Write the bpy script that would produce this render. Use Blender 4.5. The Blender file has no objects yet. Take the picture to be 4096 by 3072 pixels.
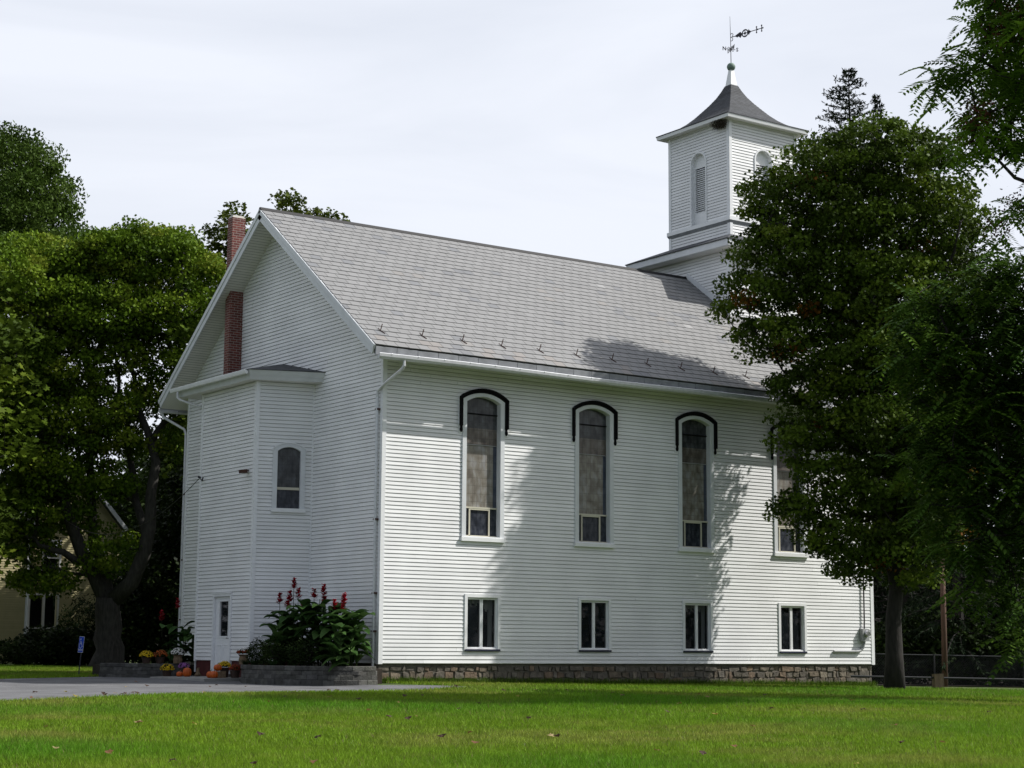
import bpy, math, random
import numpy as np
from mathutils import Vector

# ------------------------------------------------------------------ camera, sky, sun
S = bpy.context.scene
COL = S.collection
rad = math.radians
CAM = np.array([-23.192, -38.586, 0.344])
FPX = 7129.16                                   # focal length in pixels of a 4096 wide picture
YAW, PITCH, ROLL = rad(35.182), rad(8.506), rad(0.383)
FW = np.array([math.sin(YAW)*math.cos(PITCH), math.cos(YAW)*math.cos(PITCH), math.sin(PITCH)])
_R = np.array([math.cos(YAW), -math.sin(YAW), 0.0]); _U = np.cross(_R, FW)
RT = math.cos(ROLL)*_R + math.sin(ROLL)*_U
UP = -math.sin(ROLL)*_R + math.cos(ROLL)*_U
cd = bpy.data.cameras.new('camera'); cam = bpy.data.objects.new('camera', cd); COL.objects.link(cam)
cd.sensor_width = 36.0; cd.lens = 36.0*FPX/4096.0; cd.clip_start = 0.1; cd.clip_end = 2000
from mathutils import Matrix
M4 = Matrix(((RT[0], UP[0], -FW[0], CAM[0]), (RT[1], UP[1], -FW[1], CAM[1]), (RT[2], UP[2], -FW[2], CAM[2]), (0, 0, 0, 1)))
cam.matrix_world = M4
S.camera = cam

SUN = np.array([1.82, -1.0, 2.2]); SUN /= np.linalg.norm(SUN)
W_ = bpy.data.worlds.new('World'); S.world = W_; W_.use_nodes = True
nt = W_.node_tree; nt.nodes.clear()
def N(t, **k):
    n = nt.nodes.new(t)
    for a, b in k.items(): setattr(n, a, b)
    return n
out = N('ShaderNodeOutputWorld'); bg = N('ShaderNodeBackground')
bg.inputs['Strength'].default_value = 0.1
sky = N('ShaderNodeTexSky', sky_type='NISHITA'); sky.sun_disc = False
sky.sun_elevation = math.asin(SUN[2]); sky.sun_rotation = math.atan2(SUN[0], SUN[1])
sky.dust_density = 3.5; sky.air_density = 1.0; sky.ozone_density = 1.0
tc = N('ShaderNodeTexCoord'); mp = N('ShaderNodeMapping'); mp.inputs['Scale'].default_value = (1.5, 1.5, 7.0)
mp.inputs['Rotation'].default_value = (0.12, 0.1, 0.4)
nz = N('ShaderNodeTexNoise'); nz.inputs['Scale'].default_value = 1.7; nz.inputs['Detail'].default_value = 6; nz.inputs['Distortion'].default_value = 0.6
rp = N('ShaderNodeValToRGB'); rp.color_ramp.elements[0].position = 0.28; rp.color_ramp.elements[1].position = 0.62
rp.color_ramp.elements[0].color = (0.74, 0.74, 0.74, 1); rp.color_ramp.elements[1].color = (0.96, 0.96, 0.96, 1)
mx = N('ShaderNodeMixRGB'); mx.inputs['Color2'].default_value = (8.2, 8.55, 9.35, 1)     # thin bright cloud veil
L = nt.links.new
L(tc.outputs['Generated'], mp.inputs['Vector']); L(mp.outputs['Vector'], nz.inputs['Vector'])
dt = N('ShaderNodeVectorMath', operation='DOT_PRODUCT'); dt.inputs[1].default_value = (math.sin(YAW), math.cos(YAW), 0.15)
mr = N('ShaderNodeMapRange'); mr.interpolation_type = 'SMOOTHSTEP'
for k_, v_ in (('From Min', -0.8), ('From Max', 0.55), ('To Min', 0.35), ('To Max', 1.0)): mr.inputs[k_].default_value = v_
mu = N('ShaderNodeMath', operation='MULTIPLY')
L(tc.outputs['Generated'], dt.inputs[0]); L(dt.outputs['Value'], mr.inputs['Value'])
L(nz.outputs['Fac'], rp.inputs['Fac']); L(rp.outputs['Color'], mu.inputs[0]); L(mr.outputs['Result'], mu.inputs[1]); L(mu.outputs[0], mx.inputs['Fac'])
L(sky.outputs['Color'], mx.inputs['Color1']); L(mx.outputs['Color'], bg.inputs['Color']); L(bg.outputs['Background'], out.inputs['Surface'])

sd = bpy.data.lights.new('sun', 'SUN'); sd.energy = 5.0; sd.angle = rad(0.55); sd.color = (1.0, 0.97, 0.92)
so = bpy.data.objects.new('sun', sd); COL.objects.link(so)
so.rotation_euler = Vector(SUN).to_track_quat('Z', 'Y').to_euler(); so.location = (40, -30, 50)

S.view_settings.view_transform = 'Standard'; S.view_settings.look = 'None'
S.view_settings.exposure = 0.15; S.view_settings.gamma = 1.0
S.cycles.max_bounces = 6; S.cycles.transparent_max_bounces = 6

# ------------------------------------------------------------------ helpers
def at(u, v, D):
    """world point seen at pixel u,v of a 2212 px wide view, D metres ahead of the camera along the ground"""
    u *= 4096/2212.; v *= 4096/2212.
    r = FW + RT*(u-2048)/FPX + UP*(1536-v)/FPX
    return CAM + r*(D/(r[0]*math.sin(YAW)+r[1]*math.cos(YAW)))
def sstep(a, b, x):
    t = min(1, max(0, (x-a)/(b-a))); return t*t*(3-2*t)
def ground(x, y):
    g = -.47 - .0103*max(x, 0) + .012*min(y, 0) - .065*sstep(.2, -2.2, x)*sstep(-7, -3, y)*(1-sstep(1.5, 6.5, y))
    if y > 12: g += .008*min(y-12, 40)
    return g
def gat(u, v, D):
    p = at(u, v, D); return (p[0], p[1], ground(p[0], p[1]))

class MB:
    def __init__(s): s.v = []; s.f = []; s.c = []; s.tint = (1, 1, 1)
    def face(s, pts):
        i = len(s.v); s.v += [tuple(float(a) for a in p) for p in pts]; s.f.append(tuple(range(i, i+len(pts)))); s.c.append(s.tint)
    def box(s, a, b):
        (x0, y0, z0), (x1, y1, z1) = a, b
        s.hexa([(x0,y0,z0),(x1,y0,z0),(x1,y1,z0),(x0,y1,z0)], [(x0,y0,z1),(x1,y0,z1),(x1,y1,z1),(x0,y1,z1)])
    def hexa(s, lo, hi):
        n = len(lo); i = len(s.v); s.v += [tuple(map(float, p)) for p in lo]+[tuple(map(float, p)) for p in hi]
        s.f.append(tuple(i+k for k in reversed(range(n)))); s.f.append(tuple(i+n+k for k in range(n)))
        for k in range(n): s.f.append((i+k, i+(k+1) % n, i+n+(k+1) % n, i+n+k))
        s.c += [s.tint]*(n+2)
    def tube(s, pts, r, n=8, cap=True, square=False):
        pts = [np.array(p, float) for p in pts]
        rs = r if isinstance(r, (list, tuple, np.ndarray)) else [r]*len(pts)
        base = len(s.v); prev = None
        for k, p in enumerate(pts):
            t = (pts[min(k+1, len(pts)-1)] - pts[max(k-1, 0)]); t = t/(np.linalg.norm(t)+1e-9)
            if prev is None:
                a = np.array([0, 0, 1.0]) if abs(t[2]) < .9 else np.array([1.0, 0, 0])
                x = np.cross(a, t); x /= np.linalg.norm(x)
            else:
                x = prev - t*(prev@t); x /= (np.linalg.norm(x)+1e-9)
            prev = x; y = np.cross(t, x)
            for j in range(n):
                an = 2*math.pi*(j+.5)/n
                s.v.append(tuple(p + rs[k]*(x*math.cos(an)+y*math.sin(an))))
        for k in range(len(pts)-1):
            for j in range(n):
                s.f.append((base+k*n+j, base+k*n+(j+1) % n, base+(k+1)*n+(j+1) % n, base+(k+1)*n+j)); s.c.append(s.tint)
        if cap:
            s.f.append(tuple(base+j for j in reversed(range(n)))); s.f.append(tuple(base+(len(pts)-1)*n+j for j in range(n))); s.c += [s.tint]*2
    def lathe(s, prof, c, n=16, rib=0, nr=0):
        base = len(s.v)
        for (r, z) in prof:
            for j in range(n):
                a = 2*math.pi*j/n; rr = r*(1-rib*abs(math.sin(a*nr/2.0))**3 if rib == 0 else 1-rib*(1-abs(math.sin(a*nr/2.0))))
                s.v.append((c[0]+rr*math.cos(a), c[1]+rr*math.sin(a), c[2]+z))
        for k in range(len(prof)-1):
            for j in range(n):
                s.f.append((base+k*n+j, base+k*n+(j+1) % n, base+(k+1)*n+(j+1) % n, base+(k+1)*n+j)); s.c.append(s.tint)
        s.f.append(tuple(base+j for j in reversed(range(n)))); s.f.append(tuple(base+(len(prof)-1)*n+j for j in range(n))); s.c += [s.tint]*2
    def build(s, name, mat, parent=None, smooth=False, loc=None):
        me = bpy.data.meshes.new(name); v = np.array(s.v, float).reshape(-1, 3)
        if loc is not None: v = v - np.array(loc)
        me.from_pydata([tuple(p) for p in v], [], s.f)
        at_ = me.attributes.new('tint', 'FLOAT_COLOR', 'FACE')
        at_.data.foreach_set('color', np.array([(a, b, c, 1) for a, b, c in s.c], dtype=np.float32).ravel())
        if smooth: me.polygons.foreach_set('use_smooth', [True]*len(s.f))
        me.materials.append(mat); me.update()
        o = bpy.data.objects.new(name, me); COL.objects.link(o)
        if loc is not None: o.location = loc
        if parent: o.parent = parent
        return o
def np_mesh(name, V, tint, mat, parent=None, loc=(0, 0, 0)):
    """V: (n,k,3) loose polygons, tint (n,3)"""
    n, k, _ = V.shape
    me = bpy.data.meshes.new(name)
    me.vertices.add(n*k); me.vertices.foreach_set('co', (V-np.array(loc)).astype(np.float32).ravel())
    me.loops.add(n*k); me.loops.foreach_set('vertex_index', np.arange(n*k, dtype=np.int32))
    me.polygons.add(n); me.polygons.foreach_set('loop_start', np.arange(0, n*k, k, dtype=np.int32))
    a = me.attributes.new('tint', 'FLOAT_COLOR', 'FACE')
    a.data.foreach_set('color', np.concatenate([tint, np.ones((n, 1))], 1).astype(np.float32).ravel())
    me.materials.append(mat); me.update(calc_edges=True)
    o = bpy.data.objects.new(name, me); COL.objects.link(o); o.location = loc
    if parent: o.parent = parent
    return o
def tag(o, label=None, cat=None, group=None, kind=None):
    if label: o['label'] = label
    if cat: o['category'] = cat
    if group: o['group'] = group
    if kind: o['kind'] = kind
    return o
def thing(name, label, cat, loc=(0, 0, 0), group=None):
    o = bpy.data.objects.new(name, None); COL.objects.link(o); o.location = loc; o.empty_display_size = .2
    return tag(o, label, cat, group)
def copy_tree(o, parent=None):
    c = o.copy(); COL.objects.link(c); c.parent = parent
    for ch in list(o.children): copy_tree(ch, c)
    return c

# ------------------------------------------------------------------ materials
def mat(name, col=(.5, .5, .5), rough=.6, noise=0.0, nscale=3.0, bump=0.0, bscale=40.0, tint=False, metal=0.0, spec=.4, col2=None, stretch=(1, 1, 1), coords='Object', trans=0.0, coat=0.0):
    m = bpy.data.materials.new(name); m.use_nodes = True; t = m.node_tree; b = t.nodes['Principled BSDF']
    b.inputs['Roughness'].default_value = rough; b.inputs['Metallic'].default_value = metal
    b.inputs['Specular IOR Level'].default_value = spec; b.inputs['Coat Weight'].default_value = coat
    def n(k): return t.nodes.new(k)
    co = n('ShaderNodeTexCoord'); mpp = n('ShaderNodeMapping'); mpp.inputs['Scale'].default_value = stretch
    t.links.new(co.outputs[coords], mpp.inputs['Vector'])
    rgb = n('ShaderNodeRGB'); rgb.outputs[0].default_value = (*col, 1); cur = rgb.outputs[0]
    if tint:
        a = n('ShaderNodeAttribute'); a.attribute_name = 'tint'
        mm = n('ShaderNodeMixRGB'); mm.blend_type = 'MULTIPLY'; mm.inputs['Fac'].default_value = 1
        t.links.new(cur, mm.inputs['Color1']); t.links.new(a.outputs['Color'], mm.inputs['Color2']); cur = mm.outputs['Color']
    if noise or col2:
        nn = n('ShaderNodeTexNoise'); nn.inputs['Scale'].default_value = nscale; nn.inputs['Detail'].default_value = 5
        t.links.new(mpp.outputs['Vector'], nn.inputs['Vector'])
        mm = n('ShaderNodeMixRGB'); 
        if col2:
            r = n('ShaderNodeValToRGB'); r.color_ramp.elements[0].position = .4; r.color_ramp.elements[1].position = .62
            t.links.new(nn.outputs['Fac'], r.inputs['Fac']); t.links.new(r.outputs['Color'], mm.inputs['Fac'])
            t.links.new(cur, mm.inputs['Color1']); mm.inputs['Color2'].default_value = (*col2, 1)
        else:
            r = n('ShaderNodeMapRange'); r.inputs['From Min'].default_value = .3; r.inputs['From Max'].default_value = .7
            r.inputs['To Min'].default_value = 1-noise; r.inputs['To Max'].default_value = 1+noise*.5
            t.links.new(nn.outputs['Fac'], r.inputs['Value'])
            mm.blend_type = 'MULTIPLY'; mm.inputs['Fac'].default_value = 1
            t.links.new(cur, mm.inputs['Color1']); t.links.new(r.outputs['Result'], mm.inputs['Color2'])
        cur = mm.outputs['Color']
    t.links.new(cur, b.inputs['Base Color'])
    if bump:
        bn = n('ShaderNodeTexNoise'); bn.inputs['Scale'].default_value = bscale; bn.inputs['Detail'].default_value = 6
        t.links.new(mpp.outputs['Vector'], bn.inputs['Vector'])
        bb = n('ShaderNodeBump'); bb.inputs['Strength'].default_value = min(1, bump); bb.inputs['Distance'].default_value = .02
        t.links.new(bn.outputs['Fac'], bb.inputs['Height']); t.links.new(bb.outputs['Normal'], b.inputs['Normal'])
    if trans:
        tr = n('ShaderNodeBsdfTranslucent'); ms = n('ShaderNodeMixShader'); ms.inputs['Fac'].default_value = trans
        t.links.new(cur, tr.inputs['Color']); t.links.new(b.outputs[0], ms.inputs[1]); t.links.new(tr.outputs[0], ms.inputs[2])
        t.links.new(ms.outputs[0], t.nodes['Material Output'].inputs['Surface'])
    return m
def glass_mat(name, tintc=(.02, .025, .03), tr=.55):
    m = bpy.data.materials.new(name); m.use_nodes = True; t = m.node_tree; b = t.nodes['Principled BSDF']
    b.inputs['Base Color'].default_value = (*tintc, 1); b.inputs['Roughness'].default_value = .02; b.inputs['Specular IOR Level'].default_value = .5
    tp = t.nodes.new('ShaderNodeBsdfTransparent'); ms = t.nodes.new('ShaderNodeMixShader'); ms.inputs['Fac'].default_value = tr
    t.links.new(b.outputs[0], ms.inputs[1]); t.links.new(tp.outputs[0], ms.inputs[2]); t.links.new(ms.outputs[0], t.nodes['Material Output'].inputs['Surface'])
    return m
def stained(name, ca, cb, cc, lead=True, sc=1.0):
    """leaded opalescent glass seen from outside: vertical streaks, lead cames, weathered protective pane"""
    m = bpy.data.materials.new(name); m.use_nodes = True; t = m.node_tree; b = t.nodes['Principled BSDF']
    b.inputs['Roughness'].default_value = .25; b.inputs['Specular IOR Level'].default_value = .35
    n = t.nodes.new; co = n('ShaderNodeTexCoord'); mpp = n('ShaderNodeMapping'); mpp.inputs['Scale'].default_value = (3.2*sc, 1, 1.9*sc)
    t.links.new(co.outputs['Object'], mpp.inputs['Vector'])
    a = n('ShaderNodeTexNoise'); a.inputs['Scale'].default_value = 2.0; a.inputs['Detail'].default_value = 5; a.inputs['Distortion'].default_value = .25
    t.links.new(mpp.outputs['Vector'], a.inputs['Vector'])
    r = n('ShaderNodeValToRGB'); e = r.color_ramp.elements; e[0].position = .3; e[0].color = (*ca, 1); e[1].position = .7; e[1].color = (*cc, 1)
    k = r.color_ramp.elements.new(.5); k.color = (*cb, 1)
    t.links.new(a.outputs['Fac'], r.inputs['Fac']); cur = r.outputs['Color']
    if lead:
        m2 = n('ShaderNodeMapping'); m2.inputs['Rotation'].default_value = (rad(90), 0, 0)
        t.links.new(co.outputs['Object'], m2.inputs['Vector'])
        br = n('ShaderNodeTexBrick'); br.inputs['Scale'].default_value = 1.0; br.inputs['Brick Width'].default_value = .13; br.inputs['Row Height'].default_value = .21
        br.inputs['Mortar Size'].default_value = .006; br.inputs['Color1'].default_value = (1, 1, 1, 1); br.inputs['Color2'].default_value = (.8, .8, .82, 1); br.inputs['Mortar'].default_value = (.6, .6, .6, 1); br.offset = 0
        t.links.new(m2.outputs['Vector'], br.inputs['Vector'])
        mm = n('ShaderNodeMixRGB'); mm.blend_type = 'MULTIPLY'; mm.inputs['Fac'].default_value = 1
        t.links.new(cur, mm.inputs['Color1']); t.links.new(br.outputs['Color'], mm.inputs['Color2']); cur = mm.outputs['Color']
    t.links.new(cur, b.inputs['Base Color'])
    return m
def brick_mat(name):
    m = bpy.data.materials.new(name); m.use_nodes = True; t = m.node_tree; b = t.nodes['Principled BSDF']; b.inputs['Roughness'].default_value = .85
    n = t.nodes.new; uv = n('ShaderNodeUVMap')
    br = n('ShaderNodeTexBrick'); br.inputs['Scale'].default_value = 1.0; br.inputs['Brick Width'].default_value = .21; br.inputs['Row Height'].default_value = .072
    br.inputs['Mortar Size'].default_value = .008; br.inputs['Color1'].default_value = (.165, .034, .025, 1); br.inputs['Color2'].default_value = (.095, .022, .018, 1); br.inputs['Mortar'].default_value = (.30, .25, .22, 1)
    br.inputs['Bias'].default_value = -.1
    t.links.new(uv.outputs['UV'], br.inputs['Vector'])
    nn = n('ShaderNodeTexNoise'); nn.inputs['Scale'].default_value = 9; nn.inputs['Detail'].default_value = 5
    t.links.new(uv.outputs['UV'], nn.inputs['Vector'])
    mr = n('ShaderNodeMapRange'); mr.inputs['To Min'].default_value = .6; mr.inputs['To Max'].default_value = 1.35; t.links.new(nn.outputs['Fac'], mr.inputs['Value'])
    mm = n('ShaderNodeMixRGB'); mm.blend_type = 'MULTIPLY'; mm.inputs['Fac'].default_value = 1
    t.links.new(br.outputs['Color'], mm.inputs['Color1']); t.links.new(mr.outputs['Result'], mm.inputs['Color2']); t.links.new(mm.outputs['Color'], b.inputs['Base Color'])
    bb = n('ShaderNodeBump'); bb.inputs['Strength'].default_value = .6; bb.inputs['Distance'].default_value = .01; bb.invert = True
    t.links.new(br.outputs['Fac'], bb.inputs['Height']); t.links.new(bb.outputs['Normal'], b.inputs['Normal'])
    return m
M = dict(
 vinyl=mat('white_vinyl', (.80, .805, .81), .5, noise=.09, nscale=.9, tint=True),
 trim=mat('white_trim', (.78, .79, .80), .45, noise=.05, nscale=4),
 trimgrey=mat('painted_trim', (.66, .68, .70), .5, noise=.08, nscale=3),
 soffit=mat('vented_soffit', (.74, .73, .71), .6, noise=.08, nscale=2, tint=True),
 flash=mat('grey_flashing', (.27, .28, .30), .5, noise=.25, nscale=4, metal=.0),
 galv=mat('galvanised_gutter', (.62, .63, .65), .35, noise=.12, nscale=8, metal=.25),
 slate=mat('slate', (.212, .211, .210), .62, noise=.07, nscale=2.5, tint=True, bump=.25, bscale=18),
 slatebed=mat('roof_bed', (.03, .028, .026), .9),
 asphaltroof=mat('dark_roof_shingle', (.048, .052, .059), .8, noise=.35, nscale=5, tint=True, bump=.4, bscale=30),
 ridge=mat('ridge_tar', (.008, .008, .01), .7),
 black=mat('black_paint', (.006, .0055, .007), .8, spec=.12),
 navy=mat('navy_sill', (.01, .012, .035), .5),
 brick=brick_mat('red_brick'),
 maroon=mat('maroon_base', (.075, .014, .014), .8, noise=.3, nscale=6),
 mortarcap=mat('mortar_cap', (.42, .40, .36), .9, noise=.2, bump=.3),
 stone=mat('rubble_stone', (.155, .135, .108), .9, noise=.45, nscale=7, tint=True, bump=1.0, bscale=14),
 mortar=mat('old_mortar', (.15, .135, .11), .95, noise=.3, nscale=8, bump=.6, bscale=30),
 block=mat('concrete_block', (.085, .085, .08), .95, noise=.4, nscale=9, tint=True, bump=.9, bscale=30),
 soil=mat('dark_soil', (.025, .018, .012), 1.0, noise=.4, nscale=12, bump=.6),
 copper=mat('verdigris_copper', (.16, .23, .19), .7, noise=.35, nscale=14),
 iron=mat('dark_iron', (.035, .035, .045), .5, metal=.3),
 rust=mat('rusty_iron', (.07, .03, .02), .8, noise=.4, nscale=30),
 glass=glass_mat('window_glass'), dark=mat('dark_interior', (.008, .008, .008), .9),
 curtain=mat('white_curtain', (.30, .31, .31), .9, noise=.1),
 st_top=stained('stained_dark', (.026, .028, .034), (.058, .060, .064), (.095, .102, .114)),
 st_mid=stained('stained_amber', (.150, .130, .108), (.235, .217, .185), (.315, .312, .305)),
 st_fig=stained('stained_figure', (.075, .064, .057), (.135, .115, .098), (.20, .188, .172)),
 st_blue=stained('stained_blue_border', (.04, .05, .075), (.07, .08, .11), (.10, .105, .12)),
 st_low=stained('stained_vent', (.015, .018, .025), (.035, .04, .055), (.07, .075, .09), sc=1.6),
 cream=mat('cream_metal', (.55, .52, .42), .5),
 chrome=mat('brushed_steel', (.55, .55, .56), .25, metal=1.0),
 asphalt=mat('worn_asphalt', (.125, .125, .13), .95, noise=.32, nscale=1.3, bump=.5, bscale=90),
 concrete=mat('concrete_walk', (.24, .235, .22), .95, noise=.2, nscale=3, bump=.3),
 paint=mat('faded_line_paint', (.42, .42, .42), .9, noise=.4, nscale=14),
 bark=mat('bark', (.024, .021, .018), .95, noise=.5, nscale=5, bump=1.0, bscale=9, stretch=(3, 3, .7)),
 barkgrey=mat('grey_bark', (.045, .042, .037), .95, noise=.5, nscale=5, bump=1.0, bscale=9, stretch=(3, 3, .7)),
 leaf=mat('leaf', (1, 1, 1), .5, tint=True, trans=.22, spec=.05),
 needle=mat('needle', (1, 1, 1), .8, tint=True, spec=.03),
 grass=mat('grass_blade', (1, 1, 1), .6, tint=True, trans=.35, spec=.1),
 petal=mat('petal', (1, 1, 1), .6, tint=True, trans=.25, spec=.2),
 yellow=mat('yellow_siding', (.46, .41, .22), .6, noise=.08, tint=True),
 wood=mat('weathered_wood', (.13, .095, .06), .9, noise=.4, nscale=6, bump=.6, stretch=(1, 1, .3)),
 pole=mat('creosote_pole', (.10, .055, .038), .9, noise=.35, nscale=6, bump=.5, stretch=(3, 3, .4)),
 bluesign=mat('blue_sign', (.014, .065, .52), .7, spec=.05), whitesign=mat('sign_white', (.62, .62, .66), .7, spec=.1),
 pumpkin=mat('pumpkin_skin', (.50, .09, .006), .45, noise=.2, nscale=5), stem=mat('dry_stem', (.16, .12, .06), .9),
 terracotta=mat('dark_pot', (.05, .028, .02), .7, noise=.3), burlap=mat('burlap', (.20, .14, .085), .95, noise=.4, nscale=20, bump=.7, bscale=60),
 meterbox=mat('meter_grey', (.30, .31, .31), .5, noise=.1), cable=mat('black_cable', (.02, .02, .022), .6), cablegrey=mat('grey_cable', (.35, .35, .36), .5),
 twig=mat('nest_twigs', (.05, .04, .028), 1.0, noise=.4, nscale=20), fencewire=mat('fence_wire', (.035, .037, .04), .7, spec=.2),
)
rng = random.Random(7)
# ------------------------------------------------------------------ church
LEN, WID = 17.583, 11.546
HP, HE, OV, EV = 12.682, 7.899, 0.685, 0.728        # ridge height, roof edge height, rake and eave overhang
SL = (HP-HE)/(WID/2+EV)
def roof_z(y): return HP - abs(y-WID/2)*SL
def box_uv(o):
    me = o.data; uv = me.uv_layers.new(name='UVMap')
    for p in me.polygons:
        n = p.normal
        for li in p.loop_indices:
            c = me.vertices[me.loops[li].vertex_index].co
            if abs(n.z) > .8: uv.data[li].uv = (c.x, c.y)
            elif abs(n.x) > abs(n.y): uv.data[li].uv = (c.y+c.x, c.z)
            else: uv.data[li].uv = (c.x+c.y, c.z)
class Face:
    """vertical wall face: O corner, d unit along, n unit outward"""
    def __init__(s, O, d, n): s.O = np.array(O, float); s.d = np.array([*d, 0.0]); s.n = np.array([*n, 0.0])
    def P(s, a, z, o=0.0): return s.O + s.d*a + s.n*o + np.array([0, 0, z])
EXPO = .1016
def siding(mb, F, z0, z1, iv, holes=(), lip=.017, vary=.07, seed=1, expo=EXPO, joints=True):
    """overlapping clapboard courses; iv(z) -> (a,b); holes: (centre, half width fn(z), zb, zt)"""
    r = random.Random(seed); k = 0; z = z0
    while z < z1-1e-4:
        zt = min(z+expo, z1); zb = z
        i0, i1 = iv(zb), iv(zt)
        segs = []
        if i0 and i1: segs = [(i0[0], i1[0], i0[1], i1[1])]
        for (c, hw, hb, ht) in holes:
            if zt <= hb+.02 or zb >= ht-.02: continue
            wb, wt = hw(max(zb, hb)), hw(min(zt, ht)); ns = []
            for (a0, a1, b0, b1) in segs:
                if b0 <= c-wb or a0 >= c+wb: ns.append((a0, a1, b0, b1)); continue
                if c-wb > a0: ns.append((a0, a1, c-wb, c-wt))
                if c+wb < b0: ns.append((c+wb, c+wt, b0, b1))
            segs = ns
        for (a0, a1, b0, b1) in segs:
            cuts = [a0]
            if joints and b0-a0 > 3:
                p = a0 + r.uniform(.6, 3.6)
                while p < min(b0, b1)-.4 and p > max(a0, a1): cuts.append(p); p += r.uniform(2.4, 3.66)
            cuts.append(b0)
            for j in range(len(cuts)-1):
                x0, x1 = cuts[j], cuts[j+1]
                xt0 = a1 if j == 0 else x0; xt1 = b1 if j == len(cuts)-2 else x1
                t = 1-vary*r.random(); mb.tint = (t, t, t*.995)
                g = .003 if j < len(cuts)-2 else 0
                l2 = lip + r.uniform(-.001, .0015)
                zg = zb+.013
                mb.face([F.P(x0, zg, l2), F.P(x1-g, zg, l2), F.P(xt1-g, zt, .004), F.P(xt0, zt, .004)])
                mb.face([F.P(x0, zg, -.03), F.P(x1-g, zg, -.03), F.P(x1-g, zg, l2), F.P(x0, zg, l2)])
                mb.face([F.P(x0, zb, -.03), F.P(x1-g, zb, -.03), F.P(x1-g, zg, -.03), F.P(x0, zg, -.03)])
                mb.face([F.P(xt0, zt, .004), F.P(xt1-g, zt, .004), F.P(xt1-g, zt, -.03), F.P(xt0, zt, -.03)])
        z = zt; k += 1
    mb.tint = (1, 1, 1)
def corner_board(name, F, a0, a1, z0, z1, o0=-.02, o1=.026, parent=None, m='trim'):
    mb = MB(); p = lambda a, z, o: F.P(a, z, o)
    mb.hexa([p(a0, z0, o0), p(a1, z0, o0), p(a1, z0, o1), p(a0, z0, o1)], [p(a0, z1, o0), p(a1, z1, o0), p(a1, z1, o1), p(a0, z1, o1)])
    return mb.build(name, M[m], parent)
def arc_outline(hw, zb, zs, za, n=14):
    """open polyline: bottom left, up, over a segmental (or round) arch, down to bottom right"""
    h = za-zs; R = (hw*hw+h*h)/(2*h); zc = za-R; a = math.asin(min(1, hw/R))
    if h > hw*.99: a = math.pi/2
    pts = [(-hw, zb)] + [(R*math.sin(-a+2*a*i/n), zc+R*math.cos(-a+2*a*i/n)) for i in range(n+1)] + [(hw, zb)]
    return pts
def arc_hw(hw, zs, za):
    h = za-zs; R = (hw*hw+h*h)/(2*h); zc = za-R
    def f(z):
        if z <= zs: return hw
        return min(hw, math.sqrt(max(0, R*R-(z-zc)**2)))
    return f
def band(mb, F, c, outer, inner, o0, o1, close=False):
    """ring between two polylines of equal length, from depth o0 to o1"""
    n = len(outer)
    for i in range(n-1):
        (ax, az), (bx, bz) = outer[i], outer[i+1]; (cx, cz), (dx, dz) = inner[i], inner[i+1]
        P = lambda x, z, o: F.P(c+x, z, o)
        mb.face([P(ax, az, o1), P(bx, bz, o1), P(dx, dz, o1), P(cx, cz, o1)])
        mb.face([P(ax, az, o0), P(bx, bz, o0), P(bx, bz, o1), P(ax, az, o1)])
        mb.face([P(cx, cz, o1), P(dx, dz, o1), P(dx, dz, o0), P(cx, cz, o0)])
    for i in (0, n-1):
        (ax, az), (cx, cz) = outer[i], inner[i]; P = lambda x, z, o: F.P(c+x, z, o)
        mb.face([P(ax, az, o0), P(ax, az, o1), P(cx, cz, o1), P(cx, cz, o0)])
def slab(mb, F, a0, a1, z0, z1, o0, o1):
    P = F.P
    mb.hexa([P(a0, z0, o0), P(a1, z0, o0), P(a1, z0, o1), P(a0, z0, o1)], [P(a0, z1, o0), P(a1, z1, o0), P(a1, z1, o1), P(a0, z1, o1)])
def fill(mb, F, c, outline, o):
    mb.face([F.P(c+x, z, o) for x, z in outline])

church = thing('church', 'white clapboard church with slate roof and square belfry', 'church', (0, 0, 0))
FL = Face((0, 0, 0), (1, 0), (0, -1))        # long side
FG = Face((0, 0, 0), (0, 1), (-1, 0))        # gable end
CX = [3.086+i*3.6922 for i in range(4)]; CB = [3.108+i*3.6922 for i in range(4)]
holes = []
for c in CX: holes.append((c, arc_hw(.60, 6.86, 7.03), 3.2, 7.03))
for c in CB: holes.append((c, lambda z: .53, .40, 1.74))
mb = MB(); siding(mb, FL, 0, 8.2, lambda z: (.0, LEN), holes, seed=3)
mb.build('wall', M['vinyl'], church)
mb = MB()
def giv(z):
    d = (HP-.26-z)/SL; a, b = max(0, WID/2-d), min(WID, WID/2+d)
    return (a, b) if b > a else None
siding(mb, FG, 0, HP-.30, giv, seed=4)
mb.build('wall', M['vinyl'], church)
mb = MB()                                    # the two walls turned away from the road
mb.face([(LEN, 0, 0), (LEN, WID, 0), (LEN, WID, roof_z(WID)-.2), (LEN, WID/2, HP-.2), (LEN, 0, roof_z(0)-.2)])
mb.build('wall', M['vinyl'], church)
mb = MB(); siding(mb, Face((LEN, WID, 0), (-1, 0), (0, 1)), 0, 8.2, lambda z: (0, LEN), seed=8)
mb.build('wall', M['vinyl'], church)
corner_board('corner_board', FL, -.022, .10, -.01, 8.0, parent=church)
corner_board('corner_board', FG, -.02, .085, -.012, 8.0, o1=.03, parent=church)
corner_board('corner_board', FL, LEN-.10, LEN+.03, -.01, 8.0, parent=church)
corner_board('corner_board', FG, WID-.09, WID+.03, -.01, 8.0, parent=church)

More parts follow.
